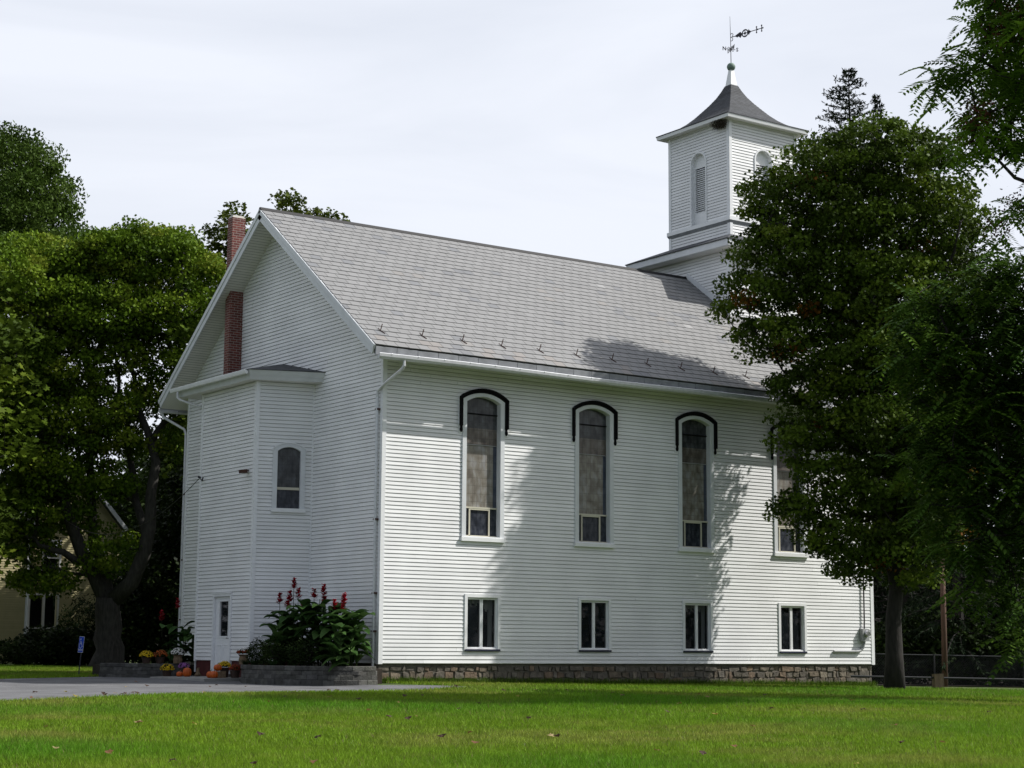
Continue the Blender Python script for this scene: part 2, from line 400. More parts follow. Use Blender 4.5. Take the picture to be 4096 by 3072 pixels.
# rubble foundation, stone by stone
def rubble(x0, x1, z0, z1, F, seed):
    r = random.Random(seed); mb = MB(); z = z1
    while z > z0:
        h = r.uniform(.10, .19); x = x0
        while x < x1:
            w = max(.11, r.uniform(.10, .55)*r.uniform(.5, 1)); w = min(w, x1-x)
            if w < .08: break
            g = .011; j = lambda: r.uniform(-.03, .03); p = r.uniform(.0, .045)
            t = r.choice([(1, 1, 1), (1.08, 1.0, .9), (.88, .9, .92), (1.12, .93, .8), (.78, .78, .78), (1.15, 1.12, 1.05)]); q = r.uniform(.75, 1.2)
            mb.tint = tuple(a*q for a in t)
            lo = [(x+g+j(), z-h+g+j()), (x+w-g+j(), z-h+g+j()), (x+w-g+j(), z-g+j()), (x+g+j(), z-g+j())]
            if r.random() < .6:
                m0 = ((lo[0][0]+lo[1][0])/2, lo[0][1]-.012); m1 = ((lo[2][0]+lo[3][0])/2, lo[2][1]+.012)
                lo = [lo[0], m0, lo[1], lo[2], m1, lo[3]]
            cx = sum(a for a, b in lo)/len(lo); cz = sum(b for a, b in lo)/len(lo)
            top = [(cx+(a-cx)*.88, cz+(b-cz)*.84) for a, b in lo]
            mb.hexa([F.P(a, b, -.05) for a, b in lo], [F.P(a, b, -.008+p+r.uniform(-.008, .008)) for a, b in top])
            x += w
        z -= h
    return mb
FF = Face((0, .05, 0), (1, 0), (0, -1))
mb = MB(); slab(mb, FF, .0, LEN-.03, -1.4, -.002, -.3, -.022)
fo = mb.build('foundation', M['mortar'], church)
rubble(.02, LEN-.05, -1.0, -.06, FF, 11).build('stonework', M['stone'], fo)
mb = MB(); slab(mb, Face((.05, 0, 0), (0, 1), (-1, 0)), .06, WID, -1.4, -.002, -.3, -.0)
mb.build('foundation', M['mortar'], church)

# stained glass windows on the long side
def arched_window(F, c, hw, zb, zs, za, sill_hw, sill_z, hood=True, recess=.15, parent=church):
    mb = MB()
    out_ = arc_outline(hw, zb, zs, za); ih = hw-.128; inn = arc_outline(ih, zb, zs-.05, za-.095)
    band(mb, F, c, out_, inn, -.02, .045)
    band(mb, F, c, inn, [(x*.985, z-.006 if z > zb else z) for x, z in inn], -recess-.02, .03)     # reveal
    w = mb.build('arched_window', M['trimgrey'], parent)
    mb = MB(); slab(mb, F, c-sill_hw, c+sill_hw, sill_z, sill_z+.10, -.15, .085); slab(mb, F, c-hw, c+hw, sill_z+.10, zb+.01, -.15, .05)
    mb.build('sill', M['trim'], w)
    return w, inn, ih
def lit_glass(F, c, inn, ih, zb, za, z_mid, z_bar, z_sash, w, o=-.13, side=.09):
    zs = inn[1][1]
    def clip(z): return arc_hw(ih, zs, za-.095)(z)
    top = [(x, z) for x, z in inn if z >= z_mid+1e-3 and True]
    z_f = z_mid+.44
    mb = MB(); fill(mb, F, c, [(-ih, z_f)] + [(x, z) for x, z in inn[1:-1]] + [(ih, z_f)], o)
    mb.build('glass', M['st_top'], w)
    mb = MB(); mb.face([F.P(c-ih, z_mid, o), F.P(c+ih, z_mid, o), F.P(c+ih, z_f, o), F.P(c-ih, z_f, o)])
    mb.build('glass', M['st_fig'], w)
    mb = MB(); mb.face([F.P(c-ih+side, z_sash, o), F.P(c+ih-side*1.4, z_sash, o), F.P(c+ih-side*1.4, z_mid, o), F.P(c-ih+side, z_mid, o)])
    mb.build('glass', M['st_mid'], w)
    for a, b in ((-ih, -ih+side), (ih-side*1.4, ih)):
        mb = MB(); mb.face([F.P(c+a, z_sash, o), F.P(c+b, z_sash, o), F.P(c+b, z_mid, o), F.P(c+a, z_mid, o)])
        mb.build('glass', M['st_blue'], w)
    mb = MB(); mb.face([F.P(c-ih, zb, o), F.P(c+ih, zb, o), F.P(c+ih, z_sash, o), F.P(c-ih, z_sash, o)])
    mb.build('glass', M['st_low'], w)
    mb = MB(); slab(mb, F, c-ih, c+ih, z_mid-.007, z_mid+.007, o, o+.02)
    mb.build('saddle_bar', M['cablegrey'], w)
    if z_bar:
        mb = MB(); slab(mb, F, c-ih, c+ih, z_bar-.014, z_bar+.014, o, o+.03); mb.build('saddle_bar', M['black'], w)
ZB, ZSP, ZAP = 3.27, 6.87, 7.065
for i, c in enumerate(CX):
    w, inn, ih = arched_window(FL, c, .668, ZB, ZSP, ZAP, .694, 3.15)
    lit_glass(FL, c, inn, ih, ZB, ZAP, 5.70, 6.52, 4.03, w)
    # vent sash in the lower light: cream metal frame
    mb = MB(); o = -.12
    l, r_ = c-.36, c+.30
    slab(mb, FL, c-ih, c+ih, 4.02, 4.06, o, o+.035); slab(mb, FL, l, l+.04, 3.30, 4.02, o, o+.03); slab(mb, FL, r_-.04, r_, 3.30, 4.02, o, o+.03)
    slab(mb, FL, l+.04, r_-.04, 3.98, 4.02, o, o+.03); slab(mb, FL, c-ih, c+ih, ZB, 3.315, o, o+.03)
    mb.build('vent_sash', M['cream'], w)
    # black hood mould with drop ends
    mb = MB()
    oo = arc_outline(.767, 6.16, 6.925, 7.185); oi = arc_outline(.672, 6.16, 6.875, 7.07)
    om = arc_outline(.722, 6.16, 6.90, 7.13); band(mb, FL, c, oo, om, -.01, .105); band(mb, FL, c, om, oi, -.01, .065)
    for s in (-1, 1):
        mb.tube([FL.P(c+s*.722, 6.17, .045), FL.P(c+s*.722, 6.12, .045), FL.P(c+s*.722, 6.06, .045), FL.P(c+s*.722, 6.01, .045), FL.P(c+s*.722, 5.985, .045)], [.042, .03, .045, .035, .008], n=8)
    mb.build('hood_mould', M['black'], w)
    for s in (-1, 1):
        mb = MB(); slab(mb, FL, c+s*.73-.062, c+s*.73+.062, 5.95, 6.92, -.01, .024); mb.build('hood_trim', M['trim'], w)

# basement windows, twin casements
for i, c in enumerate(CB):
    mb = MB(); hw, z0, z1 = .564, .353, 1.789
    ou = [(-hw, z0), (-hw, z1), (hw, z1), (hw, z0)]; iu = [(-hw+.085, z0), (-hw+.085, z1-.085), (hw-.085, z1-.085), (hw-.085, z0)]
    band(mb, FL, c, ou, iu, -.02, .038)
    i2 = [(x*.99, z-.004) for x, z in iu]; band(mb, FL, c, iu, i2, -.14, .02)
    w = mb.build('basement_window', M['trim'], church)
    mb = MB(); slab(mb, FL, c-hw+.02, c+hw-.02, z0-.03, z0+.02, -.1, .062); mb.build('sill', M['navy'], w)
    for s in (-1, 1):
        mb = MB(); a0, a1 = (c-.475, c-.003) if s < 0 else (c+.003, c+.475)
        for q in ((a0, a0+.04, z0+.03, z1-.095), (a1-.04, a1, z0+.03, z1-.095)): slab(mb, FL, *q, -.085, -.03)
        slab(mb, FL, a0+.04, a1-.04, z0+.03, z0+.075, -.085, -.03); slab(mb, FL, a0+.04, a1-.04, z1-.14, z1-.095, -.085, -.03)
        mb.build('casement', M['trim'], w)
        mb = MB(); mb.face([FL.P(a0+.04, z0+.075, -.06), FL.P(a1-.04, z0+.075, -.06), FL.P(a1-.04, z1-.14, -.06), FL.P(a0+.04, z1-.14, -.06)])
        mb.build('pane', M['glass'], w)
    mb = MB()
    for (a0, a1, b0, b1) in ((c-hw+.06, c+hw-.06, -.9, -.9),):
        A = FL.P
        mb.face([A(a0, .3, -.9), A(a1, .3, -.9), A(a1, 1.8, -.9), A(a0, 1.8, -.9)])
        mb.face([A(a0, .3, -.9), A(a0, .3, -.13), A(a0, 1.8, -.13), A(a0, 1.8, -.9)]); mb.face([A(a1, .3, -.9), A(a1, .3, -.13), A(a1, 1.8, -.13), A(a1, 1.8, -.9)])
        mb.face([A(a0, .3, -.9), A(a1, .3, -.9), A(a1, .3, -.13), A(a0, .3, -.13)]); mb.face([A(a0, 1.8, -.9), A(a1, 1.8, -.9), A(a1, 1.8, -.13), A(a0, 1.8, -.13)])
    mb.build('window_recess', M['dark'], w)
    if i in (0, 2):                          # ruffled curtain
        mb = MB(); r = random.Random(i)
        n = 22
        for k in range(n):
            a, b = c-.46+.92*k/n, c-.46+.92*(k+1)/n
            h0 = .16+.05*math.sin(k*1.7)+(.34*max(0, (k-13)/9.0) if i == 0 else 0); d0 = -.17+.02*math.sin(k*1.9); d1 = -.17+.02*math.sin((k+1)*1.9)
            mb.face([FL.P(a, 1.68-h0, d0), FL.P(b, 1.68-h0-.02, d1), FL.P(b, 1.70, d1), FL.P(a, 1.70, d0)])
            if k > 17: mb.face([FL.P(a, .42, d0-.02), FL.P(b, .42, d1-.02), FL.P(b, 1.68, d1-.02), FL.P(a, 1.68, d0-.02)])
        mb.build('curtain', M['curtain'], w)

# ---- roof
def slope_pts(x, s, up=0.0):               # s metres down from the ridge on the road side
    cs, sn = 1/math.sqrt(1+SL*SL), SL/math.sqrt(1+SL*SL)
    return np.array([x, WID/2 - s*cs - up*sn, HP - s*sn + up*cs])
SLEN = (WID/2+EV)*math.sqrt(1+SL*SL)
XR0, XR1 = -OV, LEN+OV
mb = MB()
a = slope_pts(XR0, 0, -.03); b = slope_pts(XR1, 0, -.03); c_ = slope_pts(XR1, SLEN-.02, -.03); d_ = slope_pts(XR0, SLEN-.02, -.03)
mb.face([a, b, c_, d_])
mirror = lambda p: (p[0], WID-p[1], p[2])
for u0, u1 in ((.0, 1.0),):
    A = [mirror(slope_pts(XR0, 0, .0)), mirror(slope_pts(XR1, 0, .0)), mirror(slope_pts(XR1, SLEN, .0)), mirror(slope_pts(XR0, SLEN, .0))]
    B = [mirror(slope_pts(XR0, 0, -.04)), mirror(slope_pts(XR1, 0, -.04)), mirror(slope_pts(XR1, SLEN, -.04)), mirror(slope_pts(XR0, SLEN, -.04))]
    mb.hexa(B, A)
roof = mb.build('roof', M['slatebed'], church)
mb = MB(); r = random.Random(5); expo = .275; nr = int(SLEN/expo)+1
for k in range(nr):
    s1 = SLEN - k*expo; s0 = max(.02, s1-expo)
    if s1 < .05: break
    x = XR0 - (.165 if k % 2 else 0.0) + (r.uniform(-.02, .02))
    while x < XR1:
        w = .33+r.uniform(-.006, .006); x0, x1 = max(x, XR0), min(x+w-.011, XR1)
        if x1-x0 > .03:
            q = r.uniform(.95, 1.04); t = r.random()
            col = (q, q, q)
            if t < .004: col = (q*1.35, q*1.35, q*1.35)
            elif t < .010: col = (q*1.06, q*1.02, q*.98)
            elif t < .05: col = (q*.8, q*.82, q*.86)
            if k < 2 and r.random() < .15: col = (q*1.07, q*1.0, q*.95)
            mb.tint = col
            l0 = .010+r.uniform(0, .004); sk = r.uniform(-.006, .006)
            drop = r.uniform(-.004, .004)
            P = [slope_pts(x0, s1+drop+sk, l0), slope_pts(x1, s1+drop-sk, l0+r.uniform(-.001, .001)), slope_pts(x1, s0+.016, .003), slope_pts(x0, s0+.016, .003)]
            mb.face(P)
            mb.face([slope_pts(x0, s1+drop+sk, -.008), slope_pts(x1, s1+drop-sk, -.008), P[1], P[0]])
        x += w
mb.tint = (1, 1, 1)
mb.build('slates', M['slate'], roof)
mb = MB()
mb.hexa([slope_pts(XR0-.02, .10, .012), slope_pts(XR1, .10, .012), mirror(slope_pts(XR1, .10, .012)), mirror(slope_pts(XR0-.02, .10, .012))],
        [slope_pts(XR0-.02, .0, .05), slope_pts(XR1, .0, .05), mirror(slope_pts(XR1, .0, .05)), mirror(slope_pts(XR0-.02, .0, .05))])
mb.build('ridge_cap', M['ridge'], roof)
def snow_guard(x):
    mb = MB(); s = SLEN-.80
    b0 = slope_pts(x-.02, s-.14, .015); b1 = slope_pts(x-.02, s, .02); t1 = b1+np.array([.035, -.03, .17]); t2 = slope_pts(x+.05, s+.14, .02)
    mb.tube([b1, t1], .013, 5); mb.tube([b1, t2], .012, 5); mb.tube([b0, b1], .009, 5)
    return mb.build('snow_guard', M['rust'], roof)
for i in range(14): snow_guard(-.15+1.253*i)
# rake boards, soffit planks under the gable overhang
def rake(sign, xo, xi):
    f = (lambda p: p) if sign > 0 else mirror
    mb = MB()
    def strip(x0, x1, t0, t1, s0=-.0, s1=SLEN):
        lo = [f(slope_pts(x0, s0, t0)), f(slope_pts(x1, s0, t0)), f(slope_pts(x1, s1, t0)), f(slope_pts(x0, s1, t0))]
        hi = [f(slope_pts(x0, s0, t1)), f(slope_pts(x1, s0, t1)), f(slope_pts(x1, s1, t1)), f(slope_pts(x0, s1, t1))]
        mb.hexa(lo, hi)
    strip(xo-.012, xo+.02, -.285, -.012); strip(xo-.035, xo-.014, -.13, -.012, 0.02, SLEN)
    mb.build('rake_board', M['trimgrey'], roof)
    mb = MB(); n = int(SLEN/.10); rr = random.Random(3)
    for k in range(n):
        s0, s1 = SLEN*k/n, SLEN*(k+1)/n-.004; q = 1-.06*rr.random(); mb.tint = (q, q, q*.98)
        mb.face([f(slope_pts(xo+.022, s0, -.235-.006)), f(slope_pts(xi, s0, -.235-.006)), f(slope_pts(xi, s1, -.235)), f(slope_pts(xo+.022, s1, -.235))])
        mb.face([f(slope_pts(xo+.022, s1, -.235)), f(slope_pts(xi, s1, -.235)), f(slope_pts(xi, s1, -.20)), f(slope_pts(xo+.022, s1, -.20))])
    mb.build('soffit', M['soffit'], roof)
rake(1, -OV, .02); rake(-1, -OV, .02)
mb = MB()
for f in ((lambda p: p), mirror):
    mb.hexa([f(slope_pts(XR1-.02, 0, -.28)), f(slope_pts(XR1+.012, 0, -.28)), f(slope_pts(XR1+.012, SLEN, -.28)), f(slope_pts(XR1-.02, SLEN, -.28))],
            [f(slope_pts(XR1-.02, 0, -.01)), f(slope_pts(XR1+.012, 0, -.01)), f(slope_pts(XR1+.012, SLEN, -.01)), f(slope_pts(XR1-.02, SLEN, -.01))])
mb.build('rake_board', M['trimgrey'], roof)
# eave: metal clad fascia in panels, soffit, gutter with hangers
for f, nm in ((lambda p: p, 0), (mirror, 1)):
    mb = MB(); x = XR0+.03
    while x < XR1-.05:
        x1 = min(x+.62, XR1-.03); zl = (7.645, 7.59, 7.637, 7.60, 7.59, 7.64, 7.58)[int(x*1.61+2) % 7]
        mb.hexa([f(p) for p in [(x, -.70, zl), (x1-.012, -.70, zl), (x1-.012, -.66, zl), (x, -.66, zl)]], [f(p) for p in [(x, -.715, 7.862), (x1-.012, -.715, 7.862), (x1-.012, -.66, 7.862), (x, -.66, 7.862)]])
        x = x1
    mb.build('eave_fascia', M['flash'], church)
    mb = MB(); mb.face([f(p) for p in [(XR0+.03, -.655, 7.66), (XR1, -.655, 7.66), (XR1, .0, 8.08), (XR0+.03, .0, 8.08)]])
    mb.build('eave_soffit', M['soffit'], church)
    mb = MB(); prof = [(-.725, 7.625), (-.725, 7.575), (-.745, 7.548), (-.79, 7.54), (-.825, 7.556), (-.845, 7.60), (-.852, 7.672), (-.838, 7.688), (-.828, 7.676)]
    xs = [XR0+.06+(XR1-XR0-.1)*k/24 for k in range(25)]; sag = lambda x: .012*math.sin(x*.7)-.006*x/LEN
    for k in range(24):
        for j in range(len(prof)-1):
            (y0, z0), (y1, z1) = prof[j], prof[j+1]; a, b = xs[k], xs[k+1]
            mb.face([f((a, y0, z0+sag(a))), f((b, y0, z0+sag(b))), f((b, y1, z1+sag(b))), f((a, y1, z1+sag(a)))])
    for xe in (xs[0], xs[-1]): mb.face([f((xe, y, z+sag(xe))) for y, z in prof[:7]])
    g = mb.build('gutter', M['galv'], church)
    for k in range(24 if nm == 0 else 0):
        x = xs[0]+.35+k*.79
        if x > XR1-.1: break
        mb = MB(); mb.tube([f((x, -.70, 7.70+sag(x))), f((x+.02, -.845, 7.69+sag(x))), f((x, -.858, 7.66+sag(x)))], [.008, .009, .012], 5)
        mb.build('gutter_hanger', M['galv'], g)
def downspout(pts, r=.05, brackets=()):
    mb = MB(); mb.tube(pts, r, 4 if False else 8, cap=True); d = mb.build('downspout', M['galv'], church, smooth=False)
    if brackets:
        for (p, s) in brackets:
            mb = MB(); mb.box((p[0]-s[0], p[1]-s[1], p[2]-.02), (p[0]+s[0], p[1]+s[1], p[2]+.02)); mb.build('bracket', M['rust'], d)
downspout([(.13, -.785, 7.55), (.13, -.785, 7.42), (.10, -.74, 7.34), (-.06, -.12, 7.0), (-.085, .12, 6.86), (-.085, .14, 6.7), (-.085, .14, -.36), (-.11, .14, -.42)], .04, [((-.05, .14, z), (.06, .075)) for z in (6.4, 3.6, 1.75, .8)])
downspout([(-.55, WID+.77, 7.55), (-.50, WID+.74, 7.40), (-.06, WID+.15, 7.0), (-.03, WID+.10, 6.85), (-.03, WID+.10, -.3)], .04, [((.0, WID+.10, z), (.06, .07)) for z in (5.0, 3.0, 1.2)])

# ---- chimney
mb = MB(); mb.box((-.425, 8.05, 7.85), (-.004, 8.36, 12.93)); ch = mb.build('chimney', M['brick'], church); box_uv(ch)
mb = MB(); mb.hexa([(-.425, 8.05, 12.932), (-.004, 8.05, 12.932), (-.004, 8.36, 12.932), (-.425, 8.36, 12.932)], [(-.38, 8.10, 13.01), (-.06, 8.10, 13.01), (-.06, 8.31, 13.01), (-.38, 8.31, 13.01)])
mb.build('chimney_cap', M['mortarcap'], ch)

# ---- apse bay with the side door
C1, C2, J1, J2 = (-1.53, 4.0), (-1.53, 7.32), (0.0, 3.6), (0.0, 7.72)
FB = Face((*C1, 0), (0, 1), (-1, 0))
dv = np.array([J1[0]-C1[0], J1[1]-C1[1]]); LB = np.linalg.norm(dv); dv /= LB
FR = Face((*C1, 0), dv, (dv[1], -dv[0]))
dl = np.array([J2[0]-C2[0], J2[1]-C2[1]]); dl /= np.linalg.norm(dl)
FLB = Face((*C2, 0), dl, (-dl[1], dl[0]))
mb = MB()
siding(mb, FB, .02, 7.46, lambda z: (0, 3.32), [(1.655, lambda z: .54, -.4, 1.80)], seed=21)
siding(mb, FR, .02, 7.46, lambda z: (0, LB), [(.92, arc_hw(.40, 5.62, 5.77), 4.0, 5.77)], seed=22)
siding(mb, FLB, .02, 7.46, lambda z: (0, LB), seed=23)
bay = mb.build('bay', M['vinyl'], church)
corner_board('corner_board', FB, -.015, .085, .0, 7.45, parent=bay)
corner_board('corner_board', FR, -.012, .085, .0, 7.45, parent=bay)
corner_board('corner_board', FB, 3.32-.09, 3.335, .0, 7.45, parent=bay)
corner_board('corner_board', FR, LB-.05, LB, .0, 7.45, o1=.03, parent=bay)
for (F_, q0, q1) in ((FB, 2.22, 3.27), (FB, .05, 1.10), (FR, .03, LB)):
    mb = MB(); slab(mb, F_, q0, q1, -.6, .018, -.3, -.03); mb.build('bay_base', M['maroon'], bay)  # base in a darker red than the chimney brick
# bay roof
E = [(0, 3.0), (-1.90, 3.72), (-1.90, 8.42), (0, 8.75)]; Ei = [(0, 3.14), (-1.82, 3.86), (-1.82, 8.28), (0, 8.62)]; ZE0, ZE1 = 7.455, 7.715
mb = MB()
for k in range(3):
    (ax, ay), (bx, by) = E[k], E[k+1]; (cx, cy), (dx, dy) = Ei[k], Ei[k+1]; zm = ZE0+.09
    mx_ = lambda p, q, t: (p[0]+(q[0]-p[0])*t, p[1]+(q[1]-p[1])*t)
    mb.face([(cx, cy, ZE0), (dx, dy, ZE0), (*mx_((dx, dy), (bx, by), .35), zm), (*mx_((cx, cy), (ax, ay), .35), zm)])
    mb.face([(*mx_((cx, cy), (ax, ay), .30), zm), (*mx_((dx, dy), (bx, by), .30), zm), (bx, by, ZE1), (ax, ay, ZE1)])
mb.build('bay_fascia', M['trimgrey'], bay)
mb = MB(); mb.face([(x, y, ZE0+.003) for x, y in Ei]); mb.build('bay_soffit', M['soffit'], bay)
mb = MB(); pk, pl = (0, 5.45, 8.25), (0, 6.9, 8.25); t = .03
Z = ZE1+.004
e = [(x*1.012-.005, y, Z) for x, y in E]
mb.face([e[0], e[1], pk]); mb.face([e[1], e[2], pl, pk]); mb.face([e[2], e[3], pl])
for k in range(3): mb.face([e[k], e[k+1], (e[k+1][0], e[k+1][1], Z+.0-.022), (e[k][0], e[k][1], Z-.022)])
mb.build('bay_roof', M['asphaltroof'], bay)
mb = MB(); pr = [(-1.912, 7.66), (-1.915, 7.61), (-1.95, 7.585), (-1.99, 7.60), (-2.005, 7.66), (-2.01, 7.70), (-1.995, 7.71)]
for j in range(len(pr)-1):
    (x0, z0), (x1, z1) = pr[j], pr[j+1]; mb.face([(x0, 3.80, z0), (x0, 8.55, z0), (x1, 8.55, z1), (x1, 3.80, z1)])
for y in (3.80, 8.55): mb.face([(x, y, z) for x, z in pr])
mb.build('bay_gutter', M['trim'], bay)
mb = MB(); mb.tube([(-1.96, 8.1, 7.59), (-1.96, 8.1, 7.42), (-1.92, 8.06, 7.36), (-1.56, 7.50, 7.13), (-1.48, 7.42, 7.08), (-1.46, 7.41, 6.9), (-1.46, 7.41, -.3)], .036, 8)
mb.build('bay_downspout', M['galv'], bay)
# arched window of the bay
w, inn, ih = arched_window(FR, .92, .448, 4.05, 5.646, 5.806, .47, 3.955, recess=.09)
mb = MB(); fill(mb, FR, .92, [(-ih, 4.62)] + [(x, z) for x, z in inn[1:-1]] + [(ih, 4.62)], -.07); mb.build('glass', M['st_top'], w)
mb = MB(); mb.face([FR.P(.92-ih, 4.05, -.07), FR.P(.92+ih, 4.05, -.07), FR.P(.92+ih, 4.58, -.07), FR.P(.92-ih, 4.58, -.07)]); mb.build('glass', M['st_low'], w)
mb = MB(); slab(mb, FR, .92-ih, .92+ih, 4.56, 4.60, -.08, -.035); slab(mb, FR, .92-ih, .92+ih, 4.60, 4.63, -.075, -.05); mb.build('meeting_rail', M['cream'], w)
mb = MB(); oo = arc_outline(.475, 5.60, 5.655, 5.835); oi = arc_outline(.45, 5.60, 5.646, 5.806); band(mb, FR, .92, oo, oi, -.005, .06); mb.build('drip_cap', M['trim'], w)
# side door
mb = MB(); a0, a1 = 1.10, 2.22; zd0, zd1 = -.33, 1.82
band(mb, FB, 0, [(a0, zd0), (a0, zd1), (a1, zd1), (a1, zd0)], [(a0+.075, zd0), (a0+.075, zd1-.075), (a1-.075, zd1-.075), (a1-.075, zd0)], -.12, .045)
slab(mb, FB, a0-.01, a1+.01, zd1-.002, zd1+.03, -.02, .06)
mb.build('door_frame', M['trim'], bay)
D0, D1 = 1.18, 2.14
mb = MB(); P = FB.P
g0, g1, gz0, gz1 = D0+.17, D0+.70, .67, 1.62
slab(mb, FB, D0, g0, -.29, 1.742, -.07, -.03); slab(mb, FB, g1, D1, -.29, 1.742, -.07, -.03); slab(mb, FB, g0, g1, -.29, gz0, -.07, -.03); slab(mb, FB, g0, g1, gz1, 1.742, -.07, -.03)
for (p0, p1) in ((D0+.13, D0+.43), (D0+.53, D0+.83)):
    for q in ((p0, p1, .43, .45), (p0, p1, -.13, -.11), (p0, p0+.02, -.11, .43), (p1-.02, p1, -.11, .43)): slab(mb, FB, *q, -.03, -.018)
door = mb.build('door', M['trim'], church)
mb = MB(); band(mb, FB, 0, [(g0-.03, gz0-.03), (g0-.03, gz1+.03), (g1+.03, gz1+.03), (g1+.03, gz0-.03), (g0-.03, gz0-.03)], [(g0+.01, gz0+.01), (g0+.01, gz1-.01), (g1-.01, gz1-.01), (g1-.01, gz0+.01), (g0+.01, gz0+.01)], -.07, -.012); mb.build('glazing_bead', M['trim'], door)
mb = MB(); mb.face([P(g0, gz0, -.055), P(g1, gz0, -.055), P(g1, gz1, -.055), P(g0, gz1, -.055)]); mb.build('door_glass', M['glass'], door)
mb = MB(); mb.face([P(a0, -.3, -.6), P(a1, -.3, -.6), P(a1, 1.8, -.6), P(a0, 1.8, -.6)])
for aa in (a0, a1): mb.face([P(aa, -.3, -.6), P(aa, -.3, -.12), P(aa, 1.8, -.12), P(aa, 1.8, -.6)])
mb.build('vestibule', M['dark'], door)
mb = MB(); mb.tube([P(1.31, .625, -.03), P(1.31, .625, .0), P(1.31, .625, .02), P(1.31, .625, .055)], [.03, .012, .028, .02], 12); mb.build('door_knob', M['chrome'], door)
mb = MB(); slab(mb, FB, D0-.04, D1+.04, -.40, -.295, -.12, .10); mb.build('door_sill', M['concrete'], door)

# ---- tower
XT, YT0, YT1, XT1 = 15.15, 3.62, 7.926, 19.45
F1 = Face((XT, YT0, 0), (0, 1), (-1, 0)); F2 = Face((XT, YT0, 0), (1, 0), (0, -1))
F3 = Face((XT1, YT0, 0), (0, 1), (1, 0)); F4 = Face((XT, YT1, 0), (1, 0), (0, 1))
U = 15.77; V0, V1, U1 = 4.243, 7.303, 18.83
G1 = Face((U, V0, 0), (0, 1), (-1, 0)); G2 = Face((U, V0, 0), (1, 0), (0, -1)); G3 = Face((U1, V0, 0), (0, 1), (1, 0)); G4 = Face((U, V1, 0), (1, 0), (0, 1))
w4, w3 = YT1-YT0, V1-V0
mb = MB()
siding(mb, F1, 10.4, 13.28, lambda z: (0, w4), seed=31, joints=False); siding(mb, F2, 8.0, 13.28, lambda z: (0, XT1-XT), seed=32, joints=False)
siding(mb, F3, -.3, 13.28, lambda z: (0, w4), seed=33, joints=False); siding(mb, F4, 8.0, 13.28, lambda z: (0, XT1-XT), seed=34, joints=False)
lou = [(w3/2, arc_hw(.40, 16.72, 17.10), 14.62, 17.10)]
for k, G in enumerate((G1, G2, G3, G4)):
    siding(mb, G, 13.98, 17.95, lambda z: (0, w3), lou, seed=40+k, joints=False)
tower = mb.build('tower', M['vinyl'], church)
for F, wd, z0, z1 in ((F1, w4, 10.3, 13.27), (F2, XT1-XT, 10.3, 13.27), (F3, w4, 0, 13.27), (G1, w3, 13.9, 17.92), (G2, w3, 13.9, 17.92), (G3, w3, 13.9, 17.92), (G4, w3, 13.9, 17.92)):
    o1 = .028 if F in (F1, F3, G1, G3) else .033; corner_board('corner_board', F, -.02, .10, z0, z1, o1=o1, parent=tower); corner_board('corner_board', F, wd-.10, wd+.02, z0, z1, o1=o1, parent=tower)
# flashing board running down the slate slope
mb = MB()
def fl(y, dz, o): return (XT-o, y, roof_z(y)+dz)
mb.hexa([fl(YT0-.02, .02, .02), fl(5.70, .02, .02), fl(5.70, .02, -.01), fl(YT0-.02, .02, -.01)], [fl(YT0-.02, .22, .02), fl(5.70, .22, .02), fl(5.70, .22, -.01), fl(YT0-.02, .22, -.01)])
mb.build('step_flashing', M['trimgrey'], tower)
# cover roof between the two stages
def ring(o, z, base): x0, y0, x1, y1 = base; return [(x0-o, y0-o, z), (x1+o, y0-o, z), (x1+o, y1+o, z), (x0-o, y1+o, z)]
LO = (XT, YT0, XT1, YT1); HI = (U, V0, U1, V1)
def skirt(mb, A, B):
    for k in range(4): mb.face([A[k], A[(k+1) % 4], B[(k+1) % 4], B[k]])
mb = MB(); skirt(mb, ring(.40, 13.27, LO), ring(.45, 13.30, LO)); skirt(mb, ring(.45, 13.30, LO), ring(.45, 13.51, LO)); mb.build('cover_fascia', M['trimgrey'], tower)
mb = MB(); skirt(mb, ring(.0, 13.275, LO), ring(.41, 13.272, LO)); mb.build('cover_soffit', M['soffit'], tower)
mb = MB(); skirt(mb, ring(.48, 13.505, LO), ring(.48, 13.535, LO)); skirt(mb, ring(.48, 13.535, LO), ring(-.0, 14.0, HI)); mb.build('cover_roof', M['asphaltroof'], tower)
mb = MB(); skirt(mb, ring(.02, 14.37, HI), ring(.075, 14.47, HI)); mb.build('belt_skirt', M['flash'], tower)
mb = MB(); skirt(mb, ring(.075, 14.471, HI), ring(.075, 14.60, HI)); skirt(mb, ring(.075, 14.60, HI), ring(.0, 14.625, HI)); mb.build('belt_course', M['trim'], tower)
